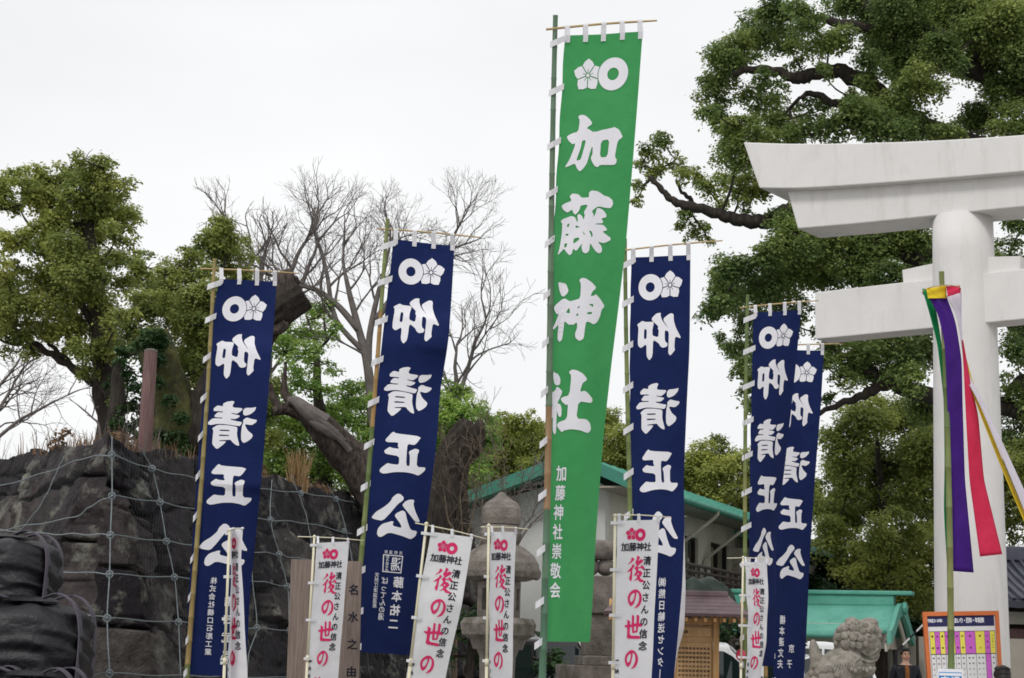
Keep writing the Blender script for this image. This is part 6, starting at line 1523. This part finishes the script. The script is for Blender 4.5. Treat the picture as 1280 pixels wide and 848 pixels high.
# -- dry weeds along the wall's crest
def weeds(name, label, spots, hmin, hmax, m, seed, kind=None):
    rs = np.random.RandomState(seed); V = []; Q = []
    for c, n, spread in spots:
        for _ in range(n):
            x, y = c.x + rs.normal(0, spread), c.y + rs.normal(0, spread); h = rs.uniform(hmin, hmax); lean = rs.normal(0, .16, 2); wd = rs.uniform(.006, .013); g = rs.uniform(0, 3.14)
            dx, dy = math.cos(g) * wd, math.sin(g) * wd
            for s0, s1 in ((0, .5), (.5, 1)):
                k = len(V); f0, f1 = s0 ** 1.6, s1 ** 1.6
                for f, s in ((f0, s0), (f1, s1)):
                    w_ = 1 - .7 * s
                    V += [(x + lean[0] * h * f - dx * w_, y + lean[1] * h * f - dy * w_, c.z + h * s), (x + lean[0] * h * f + dx * w_, y + lean[1] * h * f + dy * w_, c.z + h * s)]
                Q.append((k, k + 1, k + 3, k + 2))
    o = fastmesh(name, np.array(V), np.array(Q), m); tag(o, label, 'dry weeds', kind='stuff'); return o
G0 = lambda a, t, dz=-.12: (WA + (dR if a >= 0 else dL) * abs(a) + (-(oR if a >= 0 else oL)) * t + Vector((0, 0, dz)))
weeds('dry_weeds', 'rusty dry weeds growing along the top of the stone wall', [(G0(rnd.uniform(.8, 13), rnd.uniform(.3, 1.8)), 16, .16) for _ in range(95)] + [(G0(-rnd.uniform(.6, 9), rnd.uniform(.4, 1.6)), 12, .14) for _ in range(46)], .10, .42, M['redgrass'], 3)
c = P(371, 598, 31.5); c.z = ZT - .15; weeds('dry_grass_tuft', 'tall orange dry grass tuft on the wall top between two navy banners', [(c + Vector((i * .06, 0, 0)), 26, .05) for i in range(-2, 3)], .45, .85, M['drygrass'], 4)
weeds('bare_weed_stems', 'thin bare weed stems standing along the wall crest at the far left', [(G0(-rnd.uniform(.5, 8), rnd.uniform(.6, 1.4)), 3, .1) for _ in range(26)], .4, .95, M['bark_bare'], 5)
rs = np.random.RandomState(9)
cl = [(G0(a, t, dz), r, 0) for a, t, r, dz in [(1.0, 1.3, .3, .05), (2.4, 1.2, .35, .1), (3.2, 1.6, .4, .15), (6.3, 1.5, .4, .1), (8.0, 1.4, .45, .1), (10.2, 1.2, .5, .0), (12.2, 1.0, .5, .0), (14, .8, .6, 0)]]
BU = empty('terrace_bush', G0(7, 1.4), 'low brownish bushes along the terrace edge above the wall', 'bushes', kind='stuff')
leaf_cloud('foliage', M['redgrass'], BU, cl, .09, .8, 9, .3)

# dark shaded shrubs at ground level between the wall's end and the lanterns
tree('dark_shrub', 'dark low shrub behind the stone lanterns, at the foot of the hall', [(590, 830, .1), (590, 800, .08), (592, 780, .05)],
     [(575,790,22),(600,775,24),(625,790,24),(650,800,24),(590,815,24),(640,825,26),(560,820,22),(665,815,22),(610,820,26),(690,830,20)], 29, .6, M['leaf_ivy'], M['bark'], .10, 1.0, 51, tint0=.3, cat='shrub')
tree('dark_shrub', 'dark green shrub behind the post of the notice shelter', [(915, 840, .1), (915, 820, .08), (915, 800, .05)],
     [(895,800,20),(915,790,18),(935,800,20),(905,820,20),(930,825,22),(955,815,22),(975,825,22),(890,780,14),(950,795,16),(985,800,18)], 33, .5, M['leaf_ivy'], M['bark'], .10, 1.1, 52, tint0=.25, cat='shrub')
# ================================================================ cars
def car(name, label, c, head, Ln, Hh, Wd, paint, van=False):
    """side sections lofted across the width; front towards +a"""
    T = empty(name, Vector((c.x, c.y, 0)), label, 'car'); a_ = Vector((math.cos(head), math.sin(head), 0)); s_ = Vector((-math.sin(head), math.cos(head), 0)); o = Vector((c.x, c.y, 0))
    W2 = Wd / 2; bz = Hh * .56
    def q(x, y, z): return o + a_ * (x * Ln) + s_ * y + Vector((0, 0, z))
    # station: x, floor, sill belt z, half width, roof z, roof half width
    if van: st = [(-.5, .34, .72, .80, 0), (-.485, .24, .86, .93, 1.0), (-.46, .2, .95, .98, 1.0), (-.40, .2, 1, 1, 1), (-.1, .2, 1, 1, 1), (.12, .2, 1, 1, 1), (.34, .2, .98, 1, .06), (.44, .2, .86, .97, 0), (.49, .26, .70, .88, 0), (.5, .34, .58, .80, 0)]
    else: st = [(-.5, .34, .74, .78, 0), (-.48, .24, .92, .92, .15), (-.44, .2, .97, .97, .55), (-.36, .2, 1, 1, .95), (-.2, .2, 1, 1, 1), (0, .2, 1, 1, 1), (.08, .2, 1, 1, .97), (.29, .2, .97, 1, .05), (.42, .2, .86, .96, 0), (.48, .26, .74, .86, 0), (.5, .34, .6, .76, 0)]
    rows = []
    for x, fl, b, wd, rf in st:
        zb = bz * b; zr = zb + (Hh - bz) * rf if rf > 0 else zb + .02; wr = W2 * wd * (.76 if rf > 0 else .80)
        rows.append([q(x, -W2 * wd * .9, fl), q(x, -W2 * wd, fl + .18), q(x, -W2 * wd * 1.0, zb * .78), q(x, -W2 * wd * .94, zb), q(x, -wr, zr - .05 * (rf > 0)), q(x, -wr * .75, zr), q(x, wr * .75, zr), q(x, wr, zr - .05 * (rf > 0)), q(x, W2 * wd * .94, zb), q(x, W2 * wd, zb * .78), q(x, W2 * wd, fl + .18), q(x, W2 * wd * .9, fl), q(x, -W2 * wd * .9, fl)])
    mb = MB(); mb.quadgrid(rows); mb.add(rows[0][:-1], [tuple(range(12))]); mb.add(rows[-1][:-1], [tuple(range(12))])
    body = mb.build('body', paint, T, smooth=False)
    sb = body.modifiers.new('b', 'BEVEL'); sb.width = .03; sb.segments = 2; sb.limit_method = 'ANGLE'; sb.angle_limit = R(25)
    def lerp_row(x):
        xs = [s[0] for s in st]; k = min(max(0, next((i for i in range(len(xs) - 1) if xs[i + 1] >= x), len(xs) - 2)), len(xs) - 2); t = (x - xs[k]) / (xs[k + 1] - xs[k])
        return [A.lerp(B, t) for A, B in zip(rows[k], rows[k + 1])]
    # side glass
    cuts = [(-.42, -.22), (-.20, -.01), (.01, .17)] if van else [(-.36, -.20), (-.185, -.02), (-.005, .17)]
    for sg, i0, i1 in ((-1, 3, 4), (1, 8, 7)):
        for x0, x1 in cuts:
            n = 5; lo, hi = [], []
            for k in range(n + 1):
                r = lerp_row(x0 + (x1 - x0) * k / n); lo.append(r[i0].lerp(r[i1], .07) + s_ * (.012 * sg)); hi.append(r[i0].lerp(r[i1], .88) + s_ * (.012 * sg))
            MB().quadgrid([lo, hi]).build('side_window', M['carglass'], T)
    f = st.index(next(s for s in st if s[4] in (.05, .06))); A, B = rows[f], rows[f - 1]; up = Vector((0, 0, .012)) + a_ * .010
    MB().quadgrid([[A[k].lerp(B[k], .06) + up for k in (4, 5, 6, 7)], [A[k].lerp(B[k], .94) + up for k in (4, 5, 6, 7)]]).build('windscreen', M['carglass'], T)
    A, B = rows[1], rows[3] if not van else rows[2]; 
    r0, r1 = lerp_row(-.475), lerp_row(-.40 if not van else -.455)
    MB().quadgrid([[r0[k] + Vector((0, 0, .015)) - a_ * .012 for k in (4, 5, 6, 7)], [r1[k] + Vector((0, 0, .015)) - a_ * .012 for k in (4, 5, 6, 7)]]).build('rear_window', M['carglass'], T)
    for x in (-.31, .30):
        for sg in (-1, 1):
            rt = Matrix.Rotation(head, 3, 'Z') @ Matrix.Rotation(R(90) * -sg, 3, 'X')
            p = q(x, sg * (W2 - .09), .31); wq = MB(); wq.lathe([(.17, -.02), (.29, -.10), (.31, -.07), (.31, .07), (.29, .10), (.2, .10), (.17, .06)], p, 24, rt)
            w_ = wq.build('wheel', M['rubber'], T, smooth=True)
            MB().lathe([(.005, .085), (.06, .09), (.17, .075), (.195, .095), (.2, .05)], p, 20, rt).build('rim', M['silver'], w_)
            ar = MB(); g0 = [q(x, sg * (W2 + .004), .31) + a_ * (.36 * math.cos(g)) + Vector((0, 0, .36 * math.sin(g))) for g in [math.pi * i / 14 for i in range(15)]]
            ar.tube(g0, .02, 6); ar.build('wheel_arch', M['rubber'], T)
    for sg in (-1, 1):
        MB().ball(q(.462, sg * W2 * .68, bz * .66), (.13, .13, .09), 12).build('headlight', M['lampglass'], T, smooth=True)
        MB().box(q(-.497, sg * W2 * .68, bz * .82), (.05, .16, .26), head, bev=.02).build('tail_light', M['redlamp'], T)
        MB().ball(q(.20, sg * (W2 + .07), bz * 1.02), (.07, .10, .07), 10).build('mirror', paint, T, smooth=True)
    return T
car('parked_car', 'white car facing the viewer, its fender showing between the stone lion and the standing person', Vector((P(1066, 830, 30.5).x, 30.5 + 1.7, 0)), R(-93), 3.4, 1.70, 1.62, M['carwhite'])
car('parked_car', 'white van whose pale roof shows behind the stone lion tail', Vector((P(1030, 830, 36).x, 36, 0)), R(-8), 3.4, 1.98, 1.5, M['carwhite'])
car('parked_car', 'white car facing right behind the wooden notice shelter and a white flag', Vector((P(884, 830, 28.6).x, 28.6, 0)), R(-6), 3.9, 1.86, 1.65, M['carwhite'])
car('parked_car', 'black car with pale roof rail behind the foot of the green banner', Vector((P(690, 830, 29).x, 29.4, 0)), R(12), 2.3, 1.86, 1.6, M['carblack'], van=True)
# pinkish-red ball on a slanting rod
t0, t1 = P(926, 819, 25.0), P(896, 788, 25.0)
BA = empty('ball_marker', Vector((t0.x, t0.y, 0)), 'small pinkish red ball on a post beside the foot of a bamboo pole', 'marker')
MB().ball(t0, (.075, .075, .085), 16).build('ball', M['pinkball'], BA, smooth=True)
MB().tube([Vector((t0.x, t0.y, 0)), t0 - Vector((0, 0, .07))], .012, 8).build('post', M['silver'], BA)
# striped barrier arm behind the person
a, b = P(1120, 815, 35.5), P(1154, 781, 35.5); BR = empty('striped_pole', Vector((a.x, a.y, 0)), 'thin black and white striped pole rising at a slant behind the standing person', 'striped pole')
for i in range(8):
    MB().tube([a.lerp(b, i / 8), a.lerp(b, (i + 1) / 8)], .018, 8).build('stripe', M['jacket'] if i % 4 < 2 else M['whitestripe'], BR)
MB().tube([Vector((a.x, a.y, 0)), a], .03, 8).build('stand', M['jacket'], BR)

# ================================================================ people
def skin_mesh(name, pts, edges, m, parent, sub=2):
    off = wloc(parent); me = bpy.data.meshes.new(name); me.from_pydata([tuple(Vector(p[:3]) - off) for p in pts], edges, []); o = bpy.data.objects.new(name, me); COL.objects.link(o); o.parent = parent
    sk = o.modifiers.new('skin', 'SKIN'); sk.use_smooth_shade = True
    for i, p in enumerate(pts):
        r = p[3]; me.skin_vertices[0].data[i].radius = r if hasattr(r, '__len__') else (r, r); me.skin_vertices[0].data[i].use_root = (i == 0)
    sb = o.modifiers.new('sub', 'SUBSURF'); sb.levels = sub; sb.render_levels = sub
    dg = bpy.context.evaluated_depsgraph_get(); nm = bpy.data.meshes.new_from_object(o.evaluated_get(dg)); o.modifiers.clear(); o.data = nm; bpy.data.meshes.remove(me); nm.name = name
    nm.materials.clear(); nm.materials.append(m); nm.polygons.foreach_set('use_smooth', [True] * len(nm.polygons)); return o
def person(label, foot, H, yaw, pockets=True, back=False):
    T = empty('person', foot, label, 'person'); k = H / 1.75; rot = Matrix.Rotation(yaw, 3, 'Z')
    def w(x, y, z): return foot + rot @ Vector((x * k, y * k, z * k))
    def v(x, y, z, r): return (*w(x, y, z), (r[0] * k, r[1] * k) if hasattr(r, '__len__') else r * k)
    # body: pelvis root, spine, neck, head, arms, legs   (front is -y)
    pts = [v(0, 0, .95, .12), v(0, 0, 1.15, .115), v(0, 0, 1.35, .13), v(0, 0, 1.47, .07), v(0, 0, 1.53, .055), v(0, -.01, 1.60, .075), v(0, -.005, 1.68, .085), v(0, 0, 1.73, .06)]
    ed = [(i, i + 1) for i in range(7)]
    for s in (-1, 1):
        n = len(pts); pts += [v(s * .19, 0, 1.42, .055), v(s * .25, .03, 1.16, .042), v(s * .20, -.10, .98, .034), v(s * .17, -.13, .93, .032)]
        ed += [(2, n), (n, n + 1), (n + 1, n + 2), (n + 2, n + 3)]
        n = len(pts); pts += [v(s * .10, 0, .85, .085), v(s * .11, -.01, .50, .06), v(s * .115, .02, .10, .04), v(s * .12, -.06, .03, .035), v(s * .125, -.15, .025, .03)]
        ed += [(0, n), (n, n + 1), (n + 1, n + 2), (n + 2, n + 3), (n + 3, n + 4)]
    skin_mesh('body', pts, ed, M['skin'], T)
    # hands: palm, four bent fingers, thumb
    for s in (-1, 1):
        hp = [v(s * .17, -.13, .93, .028), v(s * .165, -.15, .88, (.036, .018))]; he = [(0, 1)]
        for f in range(4):
            n = len(hp); x = s * (.165 + .018 * (f - 1.5)); l = (.034, .04, .038, .03)[f]
            hp += [v(x, -.165, .845, .009), v(x, -.172, .845 - l * .8, .008), v(x, -.160, .845 - l * 1.5, .007)]; he += [(1, n), (n, n + 1), (n + 1, n + 2)]
        n = len(hp); hp += [v(s * .135, -.165, .885, .010), v(s * .128, -.175, .855, .009)]; he += [(1, n), (n, n + 1)]
        skin_mesh('hand', hp, he, M['skin'], T, 1)
    jp = [v(0, 0, .93, (.185, .13)), v(0, 0, 1.12, (.165, .125)), v(0, 0, 1.34, (.19, .125)), v(0, .005, 1.46, (.11, .085))]; je = [(0, 1), (1, 2), (2, 3)]
    for s in (-1, 1):
        n = len(jp); jp += [v(s * .205, 0, 1.40, .075), v(s * .265, .03, 1.17, .062), v(s * .205, -.10, .985, .050)]; je += [(2, n), (n, n + 1), (n + 1, n + 2)]
    skin_mesh('jacket', jp, je, M['jacket'], T)
    sp = [v(0, -.065, .92, (.06, .09)), v(0, -.07, 1.12, (.052, .085)), v(0, -.068, 1.33, (.05, .085)), v(0, -.03, 1.46, (.062, .05))]
    skin_mesh('pullover', sp, [(0, 1), (1, 2), (2, 3)], M['rust_shirt'], T)
    tp = [v(0, 0, .93, .15)]; te = []
    for s in (-1, 1):
        n = len(tp); tp += [v(s * .10, 0, .83, .105), v(s * .112, -.01, .50, .08), v(s * .118, .02, .09, .065)]; te += [(0, n), (n, n + 1), (n + 1, n + 2)]
    skin_mesh('trousers', tp, te, M['trousers'], T)
    for s in (-1, 1): skin_mesh('shoe', [v(s * .118, .05, .045, .045), v(s * .12, -.06, .04, .045), v(s * .125, -.16, .03, .036)], [(0, 1), (1, 2)], M['shoe'], T, 1)
    # head: skull, jaw, nose, ears as one surface; hair over it
    B = [(w(0, .005, 1.665), (.078 * k, .098 * k, .10 * k), rot), (w(0, -.025, 1.60), (.058 * k, .068 * k, .06 * k), rot), (w(0, -.035, 1.565), (.035 * k, .04 * k, .028 * k), rot), (w(0, -.102, 1.632), (.011 * k, .02 * k, .022 * k), rot)]
    for s in (-1, 1): B.append((w(s * .078, .005, 1.635), (.010 * k, .022 * k, .032 * k), rot)); B.append((w(s * .036, -.07, 1.61), (.025 * k, .02 * k, .022 * k), rot))
    blob_mesh('head', B, .006 * k, M['skin'], T, 3)
    for s in (-1, 1):
        MB().ball(w(s * .031, -.088, 1.652), .0095 * k, 10).build('eye', M['eyewhite'], T, smooth=True)
        MB().tube([w(s * .015, -.097, 1.676), w(s * .032, -.096, 1.681), w(s * .05, -.086, 1.676)], .0045 * k, 6).build('eyebrow', M['hair'], T)
    MB().tube(catmull([w(-.022, -.088, 1.588), w(0, -.096, 1.586), w(.022, -.088, 1.588)], 4), .005 * k, 6).build('mouth', M['pinkball'], T)
    rs = random.Random(int(H * 100)); HB = [(w(0, .018, 1.69), (.087 * k, .10 * k, .090 * k), rot), (w(0, .05, 1.63), (.082 * k, .075 * k, .085 * k), rot), (w(0, -.055, 1.735), (.066 * k, .05 * k, .035 * k), rot)]
    for s in (-1, 1): HB.append((w(s * .075, .0, 1.675), (.018 * k, .05 * k, .05 * k), rot))
    for i in range(16):
        g = rs.uniform(0, 6.28); HB.append((w(.06 * math.cos(g), .02 + .07 * math.sin(g), 1.735 + rs.uniform(-.01, .02)), (.024 * k, .028 * k, .02 * k), rot))
    blob_mesh('hair', HB, .007 * k, M['hair'], T, 2)
    return T
f1 = P(1132, 830, 33.5); person('standing person in open black jacket and rust pullover, left of the orange framed board', Vector((f1.x, 33.5, 0)), 1.86, R(4))
f2 = P(1253, 850, 17.0); person('person seen from behind, dark hair just showing at the bottom right edge', Vector((f2.x, 17.0, 0)), 1.575, R(185))
